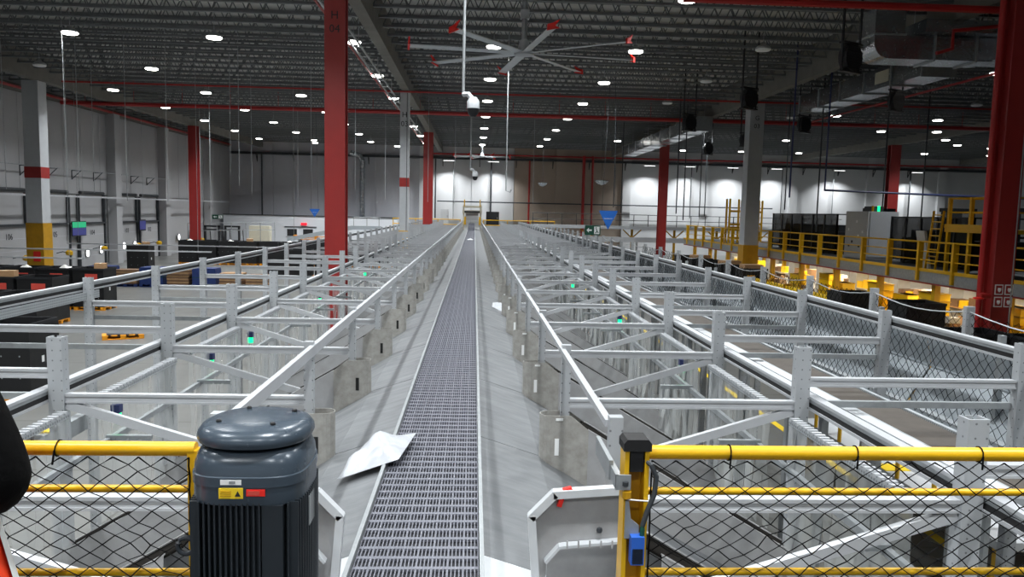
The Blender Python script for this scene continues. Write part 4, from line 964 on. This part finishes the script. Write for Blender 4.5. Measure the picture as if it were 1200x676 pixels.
# ================================================================== DOCK SIDE FLOOR
def pallet_parts(t, m, w_=1.2, d_=1.0, z=0):
    b = MB()
    for i in range(3): b.box(-w_ / 2, w_ / 2, -d_ / 2 + i * (d_ - .14) / 2, -d_ / 2 + i * (d_ - .14) / 2 + .14, z, z + .03)
    for i in range(3):
        for j in range(3): b.box(-w_ / 2 + i * (w_ - .16) / 2, -w_ / 2 + i * (w_ - .16) / 2 + .16, -d_ / 2 + j * (d_ - .14) / 2, -d_ / 2 + j * (d_ - .14) / 2 + .14, z + .03, z + .11)
    base = b.build('pallet_base', m, t, world=False)
    for i in range(5):
        MB().box(-w_ / 2 + i * (w_ - .18) / 4, -w_ / 2 + i * (w_ - .18) / 4 + .18, -d_ / 2, d_ / 2, z + .11, z + .145).build('deck_board', m, t, world=False)
    return base
def make_bin(name, label, h_=1.75, w_=1.25, d_=1.15, pal='pallet_orange', lab=True):
    t = thing(name, label, 'container')
    pallet_parts(t, pal, w_, d_)
    x, y = w_ / 2, d_ / 2; z0 = .145; th = .03
    for (a, b_, c, d) in ((-x, x, -y, -y + th), (-x, x, y - th, y), (-x, -x + th, -y + th, y - th), (x - th, x, -y + th, y - th)):
        MB().box(a, b_, c, d, z0, h_).build('side', 'bin_black', t, world=False)
    MB().box(-x + th, x - th, -y + th, y - th, z0, h_ - .22).build('fill', 'bin_inner', t, world=False)
    b = MB()
    for (a, b_, c, d) in ((-x - .02, x + .02, -y - .02, -y), (-x - .02, x + .02, y, y + .02), (-x - .02, -x, -y, y), (x, x + .02, -y, y)): b.box(a, b_, c, d, h_ - .07, h_ + .01)
    b.build('rim', 'charcoal', t, world=False)
    for i in range(-1, 2):
        for z in (.5, 1.0): MB().box(i * .4 - .012, i * .4 + .012, -y - .012, -y, z, z + .03).build('rivet', 'galv', t, world=False)
    if lab:
        MB().box(-.12, .38, -y - .012, -y - .004, h_ - .55, h_ - .22).build('red_label', 'red_label', t, world=False)
    MB().box(x - .0, x + .008, -.1, .0, h_ - .95, h_ - .8).build('white_tag', 'sign_white', t, world=False)
    return t
bins = [(-10.55, 18.2), (-12.0, 18.3), (-13.5, 23.9), (-14.9, 23.9), (-15.85, 29.2), (-17.2, 29.2), (-18.6, 29.2), (-16.0, 33.4), (-17.4, 33.4), (-18.8, 33.4), (-20.3, 33.4), (-21.7, 33.4)]
bq = make_bin('bulk_bin', 'tall black plastic bulk bin on an orange pallet, nearest to the camera', lab=False); bq.location = (*bins[0], 0); bq['group'] = 'black bulk bins on the dock floor'
b0 = make_bin('bulk_bin', 'x'); b0.location = (*bins[4], 0); b0['group'] = 'black bulk bins on the dock floor'
BL = ['tall black bulk bin left of the nearest one, cut by the picture edge', 'black bulk bin right of a pair in the second row from the camera', 'black bulk bin cut by the picture edge in the second row', 'black bulk bin with red label at the right end of the third row', 'second black bulk bin from the right in the third row', 'third black bulk bin from the right in the third row', 'black bulk bin at the right end of the fourth row above an orange pallet', 'second black bulk bin from the right in the fourth row', 'third black bulk bin from the right in the fourth row', 'fourth black bulk bin from the right in the fourth row', 'leftmost black bulk bin of the fourth row']
b0['label'] = BL[3]
for i, p in enumerate(bins[1:]):
    if i != 3: dup(bq if i < 3 else b0, (p[0], p[1], 0), R.uniform(-.03, .03), BL[i])
plainb = make_bin('bulk_bin', 'black bulk bin in the long far row before the white partition', 1.8, 1.35, 1.1, 'pallet_orange', False)
plainb['group'] = 'far row of black bulk bins'
fx = [-21.6 + 1.5 * i for i in range(11)]
plainb.location = (fx[0], 60, 0)
for x in fx[1:]: dup(plainb, (x, 60 + R.uniform(-.15, .15), 0), R.uniform(-.04, .04))
dup(plainb, (-21.7, 51.5, 0), .05, 'lone black bulk bin heaped with cartons by the dock doors', 'black bulk bins on the dock floor')
for i, (x, y) in enumerate(((-12.6, 50), (-11, 50), (-9.4, 50))): dup(plainb, (x, y, 0), .03, '%s black bulk bin behind the blue crates' % ('left', 'middle', 'right')[i] if i != 1 else 'middle black bulk bin behind the blue crates', 'black bulk bins on the dock floor')
# loose empty pallet
t = thing('pallet', 'empty orange plastic pallet with a dark sheet alone on the floor', 'pallet', (-11.75, 26.35, 0), math.radians(24))
pallet_parts(t, 'pallet_orange', 1.25, 1.0); MB().box(-.5, .5, -.4, .4, .146, .155).build('anti_slip_sheet', 'charcoal', t, world=False)
# cartons and bags heaped in the bins
CA = [(-15.7, 33.3, 1.55), (-17.3, 33.5, 1.55), (-18.7, 33.2, 1.55), (-17.1, 29.1, 1.55), (-18.4, 29.3, 1.55), (-21.9, 51.4, 1.6), (-21.4, 51.6, 1.6), (-21.6, 60, 1.6), (-18.6, 60.0, 1.6), (-17.1, 60, 1.6), (-14.1, 60, 1.6), (-12.6, 60, 1.6)]
for i, (x, y, z) in enumerate(CA):
    a = R.uniform(0, 3); k = .36
    if i % 3 == 0:
        t = thing('carton', 'brown cardboard carton sticking out of a black bulk bin', 'carton', (x, y, z - .02), a, 'cartons in the bulk bins')
        b = MB(); b.box(-.32, .32, -.22, .22, 0, .42); b.build('box', 'cardboard', t, world=False); MB().box(-.325, .325, -.03, .03, .42, .424).build('tape', 'beige', t, world=False)
    else:
        ca, sa = math.cos(a) * k, math.sin(a) * k
        bag('poly_mailer', 'pale mailer bag heaped on top of a black bulk bin', [(x - ca, y - sa, z), (x + sa, y - ca, z + .05), (x + ca, y + sa, z + .2), (x - sa, y + ca, z + .12)], .14, 'paper_white', 'mailers in the bulk bins')
# stacks of flattened cartons and blue crates along the aisle
def stack(label, x, y, n, m, pal):
    t = thing('carton_stack', label, 'stack', (x, y, 0), R.uniform(-.05, .05)); pallet_parts(t, pal, 1.25, 1.0)
    for i in range(n):
        o1, o2 = R.uniform(-.03, .03), R.uniform(-.02, .02); MB().box(-.58 + o1, .58 + o1, -.46 + o2, .46 + o2, .15 + i * .085, .225 + i * .085).build('flat_bundle', m if i % 2 else m + '_dark', t, world=False)
stack('stack of flattened brown cartons left of the blue crates', -18.8, 43, 9, 'cardboard', 'pallet_blue')
stack('stack of flattened brown cartons between two blue crates', -16.0, 43, 10, 'cardboard', 'pallet_blue')
stack('low stack of flattened brown cartons right of the blue crates', -13.2, 43, 8, 'cardboard', 'pallet_blue')
stack('flattened cartons beside the big red column', -11.8, 43.1, 7, 'cardboard', 'pallet_orange')
def crate(label, x, y):
    t = thing('blue_crate', label, 'crate', (x, y, 0)); pallet_parts(t, 'pallet_blue', 1.25, 1.0)
    b = MB(); b.box(-.62, .62, -.5, .5, .15, 1.0); b.build('shell', 'pallet_blue', t, world=False); MB().box(-.63, .63, -.51, .51, .55, .58).build('strap', 'green_sign', t, world=False); MB().box(-.6, .6, -.48, .48, 1.0, 1.06).build('lid', 'pallet_blue', t, world=False)
crate('blue plastic crate left of the brown carton stack', -17.4, 43); crate('blue plastic crate right of the brown carton stack', -14.6, 43); crate('blue plastic crate farther left by the bins', -20.2, 43.2)
# stacker trucks
def stacker(label, x, y):
    t = thing('stacker_truck', label, 'forklift', (x, y, 0))
    for s in (-1, 1):
        MB().box(s * .62 - .08, s * .62 + .08, -.1, .1, .1, 2.6).build('mast', 'charcoal', t, world=False)
        MB().box(s * .4 - .05, s * .4 + .05, -.95, -.2, .1, .18).build('fork', 'steel_dark', t, world=False)
    MB().box(-.7, .7, -.1, .1, 2.5, 2.65).build('mast_top', 'charcoal', t, world=False); MB().box(-.7, .7, -.08, .08, 1.2, 1.35).build('carriage', 'charcoal', t, world=False)
    MB().box(-.6, .6, .15, 1.6, 0.0, 1.2).build('body', 'yellow', t, world=False); MB().box(-.65, .65, .2, 1.5, 2.2, 2.3).build('roof_guard', 'charcoal', t, world=False)
    for s in (-1, 1): MB().bar((s * .6, 1.4, 1.2), (s * .6, 1.2, 2.2), .06, .06).build('pillar', 'charcoal', t, world=False)
stacker('left black-masted stacker truck before the far corner', -23.9, 72); stacker('right black-masted stacker truck before the far corner', -22.1, 72)
t = thing('control_cabinet', 'beige electrical cabinet right of the stacker trucks', 'cabinet', (-20.1, 74, 0)); MB().box(-.95, .95, -.4, .4, 0, 2.65).build('body', 'beige', t, world=False); MB().box(.0, .9, -.43, -.4, .1, 2.55).build('door', 'beige', t, world=False); MB().box(.1, .14, -.46, -.43, 1.2, 1.5).build('handle', 'charcoal', t, world=False)
for i, y in enumerate((71.0, 74.5)):
    t = thing('bollard', 'yellow bollard at the dock wall, %s one' % ('nearer' if i == 0 else 'farther'), 'bollard', (XL + 1.6, y, 0)); MB().lathe((0, 0, 0), [(.2, 0), (.2, 1.3), (.15, 1.38), (.001, 1.4)], 14).build('post', 'yellow', t, True, world=False); MB().lathe((0, 0, 0), [(.3, 0), (.3, .04)], 14).build('base_plate', 'steel_dark', t, world=False)
# incline conveyor toward the partition
t = thing('incline_conveyor', 'grey incline conveyor rising toward the white partition', 'conveyor', (-12, 72, 0))
b = MB(); b.prism([(-17, 1.7), (-11.2, 2.9), (-8.6, 2.9), (-8.6, 2.55), (-11, 2.55), (-17, 1.35)], 'y', 71.4, 72.4); b.build('side_frame', 'panel_sheet', t)
for x in (-16, -13, -10): MB().box(x - .06, x + .06, 71.6, 72.2, 0, 1.6 if x < -14 else 2.2).build('leg', 'galv', t)
for x in (-11, -9.8, -8.7): MB().box(x - .03, x + .03, 71.4, 71.46, 2.9, 3.7).build('rail_post', 'galv', t)
MB().tube([(-11, 71.43, 3.68), (-8.6, 71.43, 3.68)], .03, 6).build('handrail', 'galv', t)
t = thing('yellow_pallet_stack', 'stack of orange pallets in front of the white partition', 'pallet stack', (-15.3, 76, 0))
for i in range(12): pallet_parts(t, 'pallet_orange' if i not in (7, 8) else 'pallet_blue', 4.2 if i > 8 else 3.2, 1.0, .15 * i)
# railing mid floor
t = thing('pipe_barrier', 'thin grey pipe barrier on posts before the stacker trucks', 'barrier', (-20, 68, 0))
for z in (2.2, 2.85): MB().tube([(-25, 69, z), (-17.5, 69, z + .25)], .03, 6).build('rail', 'galv', t)
for i in range(7): MB().tube([(-25 + 1.25 * i, 69, 0), (-25 + 1.25 * i, 69, 2.86 + .04 * i)], .03, 6).build('post', 'galv', t)
t = thing('floor_rail', 'white horizontal rail on wires over the bulk bins', 'rail', (-18, 34.5, 2.6))
for (x0, x1, y, z) in ((-24, -15.2, 31, 2.3), (-24, -12, 36, 2.35), (-22.5, -9.5, 44, 2.2)): MB().bar((x0, y, z), (x1, y, z), .06, .06).build('rail', 'white_steel', t); MB().tube([(x0 + .6, y, z), (x0 + .6, y, ZD)], .01, 4).build('wire', 'galv', t); MB().tube([(x1 - .6, y, z), (x1 - .6, y, ZD)], .01, 4).build('wire', 'galv', t)
# hazard striped guard beam behind the left curtains
t = thing('hazard_beam', 'grey guard beam with black and yellow hazard tape under the left rail', 'guard', (-3.95, 6, 0))
MB().box(-4.0, -3.9, 4.5, 7.9, 2.2, 2.36).build('beam', 'galv', t)
for i in range(13): MB().box(-4.005, -3.895, 4.55 + .24 * i, 4.67 + .24 * i, 2.361, 2.375).build('tape_stripe', 'hazard_yellow' if i % 2 else 'dark_gap', t)
for y in (5, 7.5): MB().box(-3.99, -3.91, y - .04, y + .04, 0, 2.2).build('post', 'galv', t)

# ================================================================== MEZZANINE SIDE
t = thing('mezzanine', 'grey steel mezzanine deck with yellow edge on the right', 'mezzanine', (17, 40, 0))
MB().box(17.2, 44, 19, 62, 2.45, 2.58).build('deck', 'steel_dark', t); MB().box(17.0, 17.2, 19, 62, 2.2, 2.6).build('fascia', 'galv', t); MB().box(16.97, 17.0, 19, 62, 2.6, 2.72).build('kick_plate', 'yellow', t); MB().box(17.02, 17.12, 19, 62, 2.14, 2.2).build('edge_pipe', 'red_steel', t)
for i in range(11):
    for x in (17.4, 23): MB().box(x - .11, x + .11, 20 + 4 * i, 20.22 + 4 * i, 0, 2.45).build('post', 'yellow', t)
for i in range(10): MB().box(17.2, 44, 22 + 4 * i, 22.15 + 4 * i, 2.25, 2.45).build('joist', 'cabinet_grey', t)
t = thing('mezzanine_railing', 'yellow railing along the mezzanine edge', 'railing', (17, 40, 2.6))
for i in range(20): MB().box(16.9, 17.1, 20 + 2.15 * i, 20.12 + 2.15 * i, 2.25, 3.72).build('post', 'yellow', t)
for z, r_ in ((3.72, .035), (3.36, .025), (3.04, .025)): MB().tube([(17, 19.5, z), (17, 61.5, z)], r_, 6).build('rail', 'yellow', t)
# electrical cabinet
t = thing('electrical_cabinet', 'large light grey electrical cabinet with switches on the mezzanine', 'cabinet', (19.6, 38, 2.6))
MB().box(18.9, 20.4, 36.4, 38.6, 2.6, 4.9).build('body', 'cabinet_grey', t); MB().box(18.88, 18.9, 36.45, 38.55, 2.7, 4.85).build('door', 'cabinet_grey', t); MB().box(19.0, 20.35, 36.37, 36.4, 2.7, 4.85).build('door', 'cabinet_grey', t)
for (y, z) in ((36.8, 3.9), (37.2, 3.7), (37.4, 4.4), (37.8, 3.4), (38.2, 4.0), (38.1, 3.2), (37.1, 3.2)): MB().box(18.86, 18.88, y - .06, y + .06, z - .06, z + .06).build('switch', 'sign_white' if z > 3.6 else 'charcoal', t)
MB().box(19.3, 19.9, 36.9, 37.6, 4.9, 5.15).build('cable_duct', 'steel_dark', t)
for dx in (0, .3): MB().lathe((19.2 + dx, 36.6, 4.9), [(.06, 0), (.06, .25), (.05, .27)], 8).build('beacon', 'green_led' if dx else 'yellow_dark', t)
# black machine cages
def cage(label, x0, x1, y0, y1, h_, n, m='charcoal'):
    t = thing('machine_cage', label, 'machine guard', ((x0 + x1) / 2, (y0 + y1) / 2, 2.58))
    for i in range(n + 1):
        y = y0 + (y1 - y0) * i / n
        MB().box(x0 - .04, x0 + .04, y - .04, y + .04, 2.58, 2.58 + h_).build('post', m, t)
        if i < n: MB().box(x0 - .005, x0 + .005, y + .05, y0 + (y1 - y0) * (i + 1) / n - .05, 2.7, 2.58 + h_ - .06).build('mesh_panel', 'mesh_guard', t)
    for i in range(3): x = x0 + (x1 - x0) * i / 2; MB().box(x - .04, x + .04, y0 - .04, y0 + .04, 2.58, 2.58 + h_).build('post', m, t)
    MB().box(x0 - .03, x0 + .03, y0, y1, 2.58 + h_ - .06, 2.58 + h_).build('top_rail', m, t); MB().box(x0, x1, y0 - .03, y0 + .03, 2.58 + h_ - .06, 2.58 + h_).build('top_rail', m, t)
    MB().box(x0 + .3, x1 - .2, y0 + .4, y1 - .4, 2.58, 2.58 + h_ * .55).build('machine_body', 'charcoal', t); MB().box(x0 + .5, x1 - .5, y0 + .8, y1 - .8, 2.58 + h_ * .55, 2.58 + h_ * .72).build('machine_head', 'steel_dark', t)
cage('black mesh machine cage left of the grey electrical cabinet', 19.6, 22.6, 41, 50, 2.2, 6)
cage('black mesh machine cage right of the grey electrical cabinet', 19.6, 22.6, 29.5, 35.5, 2.1, 5)
cage('black mesh machine cage behind the red column at the right edge', 20.5, 24, 20.5, 26, 2.2, 4)
for i, (x, y) in enumerate(((24, 31), (24.5, 34), (25, 39), (24, 45))):
    t = thing('robot_gantry', '%s dark gantry frame behind the machine cages from the right' % ['first', 'second', 'third', 'fourth'][i], 'gantry', (x, y, 2.58), 0, 'dark gantries behind the cages')
    for dx in (-.8, .8): MB().box(dx - .07, dx + .07, -.07, .07, 0, 2.5).build('leg', 'charcoal', t, world=False)
    MB().box(-.95, .95, -.1, .1, 2.4, 2.6).build('beam', 'charcoal', t, world=False); MB().box(-.5, .1, -.2, .2, 1.5, 2.4).build('head', 'steel_dark', t, world=False); MB().box(-.8, .8, -.04, .04, 1.2, 1.3).build('cross_rail', 'charcoal', t, world=False)
t = thing('inclined_panel', 'leaning grey panel on the mezzanine beside the yellow ladder', 'panel', (18.2, 30.6, 2.6)); b = MB(); b.prism([(30.0, 2.6), (30.6, 2.6), (31.1, 4.1), (30.5, 4.1)], 'x', 18.2, 18.3); b.build('sheet', 'cabinet_grey', t); MB().box(18.3, 18.35, 30.5, 30.6, 2.6, 4.0).build('prop', 'charcoal', t)
# yellow ladder platform
t = thing('ladder_platform', 'tall yellow access platform with ladder behind the red column', 'platform', (18.6, 27.5, 2.6))
for (x, y) in ((18.2, 26.4), (18.2, 28.9), (20.2, 26.4), (20.2, 28.9), (18.2, 27.6)): MB().box(x - .06, x + .06, y - .06, y + .06, 2.58, 5.4).build('post', 'yellow', t)
MB().box(18.1, 20.3, 26.3, 29.0, 4.1, 4.25).build('deck', 'yellow', t); MB().box(18.08, 18.1, 26.3, 29.0, 4.25, 4.4).build('kick_plate', 'yellow', t)
for z in (4.85, 5.38): MB().tube([(18.2, 26.3, z), (18.2, 29.0, z)], .035, 6).build('rail', 'yellow', t); MB().tube([(18.2, 29.0, z), (20.2, 29.0, z)], .035, 6).build('rail', 'yellow', t); MB().tube([(18.2, 26.4, z), (20.2, 26.4, z)], .035, 6).build('rail', 'yellow', t)
for yy in (29.1, 29.75): MB().bar((17.9, yy, 2.6), (18.1, yy, 4.9), .07, .05).build('ladder_stile', 'yellow', t)
for i in range(8): MB().tube([(17.92 + .02 * i, 29.1, 2.85 + .27 * i), (17.92 + .02 * i, 29.75, 2.85 + .27 * i)], .025, 5).build('ladder_rung', 'yellow', t)
for i in range(4): MB().box(18.6 + .4 * i, 18.7 + .4 * i, 26.36, 26.44, 4.25, 5.3).build('baluster', 'yellow', t)
t = thing('yellow_rack', 'bright yellow slatted rack at the right edge behind the red column', 'rack', (17.9, 20.8, 2.6))
for i in range(7): MB().box(17.5, 17.58, 20.0 + .25 * i, 20.1 + .25 * i, 2.6, 3.4).build('slat', 'yellow', t)
for z in (2.7, 3.0, 3.35): MB().box(17.48, 17.6, 19.9, 21.8, z, z + .05).build('shelf_edge', 'yellow', t)
# yellow lifts farther back
for i, (x, y, h_) in enumerate(((19, 56, 3.2), (20.5, 57, 3.2), (18.2, 50.5, 3.0), (22, 60, 3.2))):
    t = thing('yellow_lift', 'yellow vertical lift frame beside the grey marked column', 'lift', (x, y, 2.58), 0, 'yellow lift frames')
    for dx in (-.45, .45):
        for dy in (-.35, .35): MB().box(dx - .06, dx + .06, dy - .06, dy + .06, 0, h_).build('post', 'yellow', t, world=False)
    for z in (.3, h_ * .4, h_ * .7): MB().box(-.45, .45, -.38, -.32, z, z + .15).build('rung', 'yellow_dark', t, world=False)
    MB().box(-.35, .35, -.3, .3, .9, 1.2).build('carriage', 'yellow_dark', t, world=False)
t = thing('control_cabinet', 'narrow white control cabinet on the mezzanine before the back wall', 'cabinet', (22, 52.5, 2.58)); MB().box(-.4, .4, -.25, .25, 0, 1.9).build('body', 'white_sheet', t, world=False); MB().box(-.36, .36, -.28, -.25, .1, 1.8).build('door', 'white_sheet', t, world=False); MB().box(.2, .25, -.3, -.28, .9, 1.1).build('handle', 'charcoal', t, world=False)
# catwalk by the back wall
t = thing('catwalk', 'long grey catwalk with dark railing before the back wall', 'catwalk', (16, 75, 0))
MB().box(5.5, 36, 74.4, 75.8, 3.05, 3.35).build('deck', 'cabinet_grey', t)
for i in range(22): MB().box(5.6 + 1.4 * i, 5.66 + 1.4 * i, 74.4, 74.46, 3.35, 4.45).build('rail_post', 'steel_dark', t)
for z in (3.9, 4.45): MB().tube([(5.5, 74.43, z), (36, 74.43, z)], .03, 5).build('rail', 'steel_dark', t)
for i in range(7):
    x = 7 + 4.2 * i; MB().box(x - .1, x + .1, 74.9, 75.1, 0, 3.05).build('post', 'yellow_dark', t)
    for s in (-1, 1): MB().bar((x, 74.95, 2.2), (x + s * .9, 74.95, 3.0), .1, .1).build('strut', 'yellow_dark', t)
MB().box(5.5, 24, 70.6, 70.8, 1.95, 2.4).build('lower_beam', 'cabinet_grey', t)
for x in (5.7, 15, 23.8): MB().box(x - .08, x + .08, 70.6, 70.8, 0, 1.95).build('beam_post', 'galv', t)
# lit picking area under the mezzanine
sl = bpy.data.lights.new('strip_light', 'AREA'); sl.shape = 'RECTANGLE'; sl.size = .2; sl.size_y = 2.2; sl.energy = 110; sl.color = (1, .84, .62); sl.spread = math.radians(160)
def strip(x, y, label=None):
    t = thing('strip_lamp', 'lit strip lamp under the mezzanine', 'lamp', (x, y, 2.14), 0, 'strip lamps under the mezzanine')
    MB().box(-.12, .12, -1.2, 1.2, .03, .11).build('housing', 'sign_white', t, world=False); MB().box(-.09, .09, -1.15, 1.15, 0, .03).build('tube', 'strip_light', t, world=False)
    l = bpy.data.objects.new('strip_light', sl); C.objects.link(l); l.parent = t; l.location = (0, 0, -.02)
MB().box(24.2, 24.4, 19.2, 61.5, 0, 2.2).build('added_backdrop', 'partition', [o for o in C.objects if o.name == 'mezzanine'][0])  # white backdrop added to catch the strip lamps and brighten the area
for i in range(10):
    for x in (18.6, 21): strip(x, 21.2 + 4 * i)
rk = random.Random(5)
for i in range(10):
    y = 20.4 + 4 * i
    t = thing('tote_rack', '%s rack of totes under the mezzanine counted from the red column' % ['first', 'second', 'third', 'fourth', 'fifth', 'sixth', 'seventh', 'eighth', 'ninth', 'tenth'][i], 'rack', (20.5, y + 1.7, 0), 0, 'tote racks under the mezzanine')
    for dy in (0, 3.2): MB().box(-.3, .3, dy - 1.65, dy - 1.58, 0, 2.1).build('upright', 'white_steel', t, world=False)
    for z in (.25, .9):
        MB().box(-.3, .3, -1.6, 1.6, z, z + .05).build('shelf', 'cardboard' if (i + int(z * 3)) % 3 else 'white_steel', t, world=False)
        for j in range(5):
            if rk.random() < .8: MB().box(-.28, .28, -1.5 + .62 * j, -.95 + .62 * j, z + .05, z + .05 + rk.uniform(.25, .5)).build('tote', rk.choice(['yellow_tote', 'yellow_tote', 'cardboard', 'cardboard_dark', 'paper_white']), t, world=False)
TP = [(17.9, 22.9), (18.0, 24.5), (18.2, 26.2), (17.9, 29), (18.1, 31.2), (17.9, 33), (18, 36.6), (18.1, 38.3), (17.9, 41.5)]
for i, (x, y) in enumerate(TP):
    t = thing('tote_stack', '%s stack of yellow totes at the mezzanine edge counted from the red column' % ['first', 'second', 'third', 'fourth', 'fifth', 'sixth', 'seventh', 'eighth', 'ninth'][i], 'tote stack', (x, y, 0), 0, 'yellow tote stacks at the mezzanine edge')
    for j in range(5 + i % 2): MB().box(-.3, .3, -.55, .55, .02 + .29 * j, .29 + .29 * j).build('tote', 'yellow_tote', t, world=False); MB().box(-.32, .32, -.57, .57, .25 + .29 * j, .29 + .29 * j).build('tote_rim', 'yellow', t, world=False)
for i, (y, c) in enumerate(((27.7, 'cardboard'), (34.8, 'cardboard_dark'), (39.9, 'cardboard'), (44, 'cardboard_dark'), (47, 'cardboard'), (50.5, 'cardboard_dark'))):
    t = thing('carton_heap', '%s cart of brown cartons under the mezzanine counted from the red column' % ['first', 'second', 'third', 'fourth', 'fifth', 'sixth'][i], 'cart', (17.7, y, 0), 0, 'carton carts under the mezzanine')
    MB().box(-.4, .4, -.6, .6, .25, .32).build('cart_bed', 'red_steel', t, world=False)
    for (dx, dy) in ((-.3, -.5), (.3, -.5), (-.3, .5), (.3, .5)): MB().lathe((dx, dy, 0), [(.06, 0), (.08, .1), (.05, .25)], 8).build('castor', 'charcoal', t, world=False)
    for j in range(6): a, b_ = rk.uniform(-.2, .15), rk.uniform(-.4, .3); MB().box(a - .2, a + .22, b_ - .22, b_ + .25, .33 + .22 * (j // 2), .54 + .22 * (j // 2)).build('carton', rk.choice([c, 'cardboard', 'paper_white']), t, world=False)
# black bins and yellow carts between chutes and mezzanine
RB = [(13.9, 27.6, 'tall black bin standing alone before the yellow totes'), (14.6, 24.6, 'black bin behind the yellow cart, partly hidden'), (13.4, 20.2, 'wide black bin at the foot of the right red column'), (14.9, 19.2, 'black bin cut by the right picture edge'), (14.5, 39.6, 'black bin left of the tall one beyond the net fence'), (14.4, 41.2, 'second black bin in the line beyond the net fence'), (14.4, 42.8, 'third black bin in the line beyond the net fence'), (14.3, 46.2, 'fourth black bin in the line beyond the net fence'), (14.3, 48.2, 'fifth black bin in the line beyond the net fence'), (14.2, 51.0, 'sixth black bin, farthest in the line beyond the net fence')]
br_ = make_bin('bulk_bin', RB[0][2], 1.85, 1.3, 1.15, 'pallet_blue', False); br_.location = (RB[0][0], RB[0][1], 0); br_['group'] = 'black bins on the mezzanine side'
br2 = make_bin('bulk_bin', RB[2][2], 1.55, 1.9, 1.2, 'pallet_blue', False); br2.location = (RB[2][0], RB[2][1], 0); br2['group'] = 'black bins on the mezzanine side'
dup(br2, (RB[3][0] + .3, RB[3][1], 0), 0, RB[3][2])
for i, (x, y, l) in enumerate(RB):
    if i not in (0, 2, 3): dup(br_, (x, y, 0), 0, l)
def ycart(label, x, y, L, H, rz):
    t = thing('yellow_cart', label, 'cart', (x, y, 0), rz)
    for z in (.5, .95, H): MB().tube([(-L / 2, 0, z), (L / 2, 0, z)], .045, 8).build('rail', 'yellow', t, world=False); MB().tube([(-L / 2, .9, z), (L / 2, .9, z)], .045, 8).build('rail', 'yellow', t, world=False)
    for x_ in (-L / 2, -L / 6, L / 6, L / 2):
        for y_ in (0, .9): MB().tube([(x_, y_, .12), (x_, y_, H)], .045, 8).build('post', 'yellow', t, world=False)
    MB().box(-L / 2, L / 2, 0, .9, .3, .36).build('bed', 'yellow_dark', t, world=False)
    for x_ in (-L / 2 + .2, L / 2 - .2):
        for y_ in (.1, .8): MB().tube([(x_, y_ - .04, .12), (x_, y_ + .04, .12)], .12, 10).build('wheel', 'red_bright', t, world=False)
    MB().box(-L * .3, L * .25, .2, .8, .37, .8).build('load', 'bin_black', t, world=False)
ycart('yellow tubular cart with red wheels before the black bins', 10.9, 18.0, 2.6, 1.45, .05); ycart('yellow tubular cart cut by the right picture edge', 13.6, 17.6, 2.4, 1.35, 0)
# yellow guard block along the aisle
t = thing('yellow_barrier', 'long bright yellow barrier wall beyond the net fence', 'barrier', (15, 33, 0))
for i in range(4): MB().box(14.0, 14.25, 29.4 + 2.3 * i, 31.6 + 2.3 * i, .1, 1.45).build('panel', 'yellow_tote', t)
for i in range(5): MB().box(13.95, 14.3, 29.28 + 2.3 * i, 29.4 + 2.3 * i, 0, 1.55).build('post', 'yellow_dark', t)
# yellow stair and white low deck seen under the outer guard
t = thing('yellow_stair', 'yellow stair rails over a white landing under the outer guard', 'stair', (7, 10, 0))
MB().box(5.9, 8.6, 8.0, 13.2, .85, .95).build('landing', 'white_sheet', t)
for x in (6.0, 8.5):
    for y in (8.1, 13.1): MB().box(x - .06, x + .06, y - .06, y + .06, 0, .85).build('leg', 'yellow', t)
for i in range(6): yv = 8.4 + .85 * i; MB().tube([(5.9, yv, 2.1), (7.3, yv, .95)], .022, 6).build('stair_rail', 'yellow', t); MB().tube([(5.9, yv, .95), (5.9, yv, 2.1)], .03, 6).build('rail_post', 'yellow', t)
MB().tube([(5.9, 8.2, 2.1), (5.9, 13, 2.1)], .03, 6).build('top_rail', 'yellow', t); MB().tube([(6.3, 9.2, 2.1), (7.6, 9.2, .95)], .03, 6).build('red_rail', 'red_bright', t); MB().box(5.9, 8.6, 10.4, 10.7, .951, .96).build('marking', 'hazard_yellow', t)
for i, (x, y) in enumerate(((14.5, 39.6), (14.4, 42.8), (14.3, 48.2))):
    t = thing('carton', '%s orange brown carton on the black bins beyond the net fence' % ('nearest', 'middle', 'farthest')[i], 'carton', (x, y, 1.62), .2 * i, 'cartons on the mezzanine side bins')
    MB().box(-.5, .5, -.4, .4, 0, .42).build('box', 'cardboard', t, world=False); MB().box(-.505, .505, -.04, .04, .42, .424).build('tape', 'beige', t, world=False)
# floor markings
for (a, b_, c, d, n) in ((6.6, 6.75, 4, 60, 'yellow floor line along the net fence'),):
    o = MB().box(a, b_, c, d, .001, .004).build('floor_marking', 'hazard_yellow'); tag(o, n, 'floor line')
#@@END
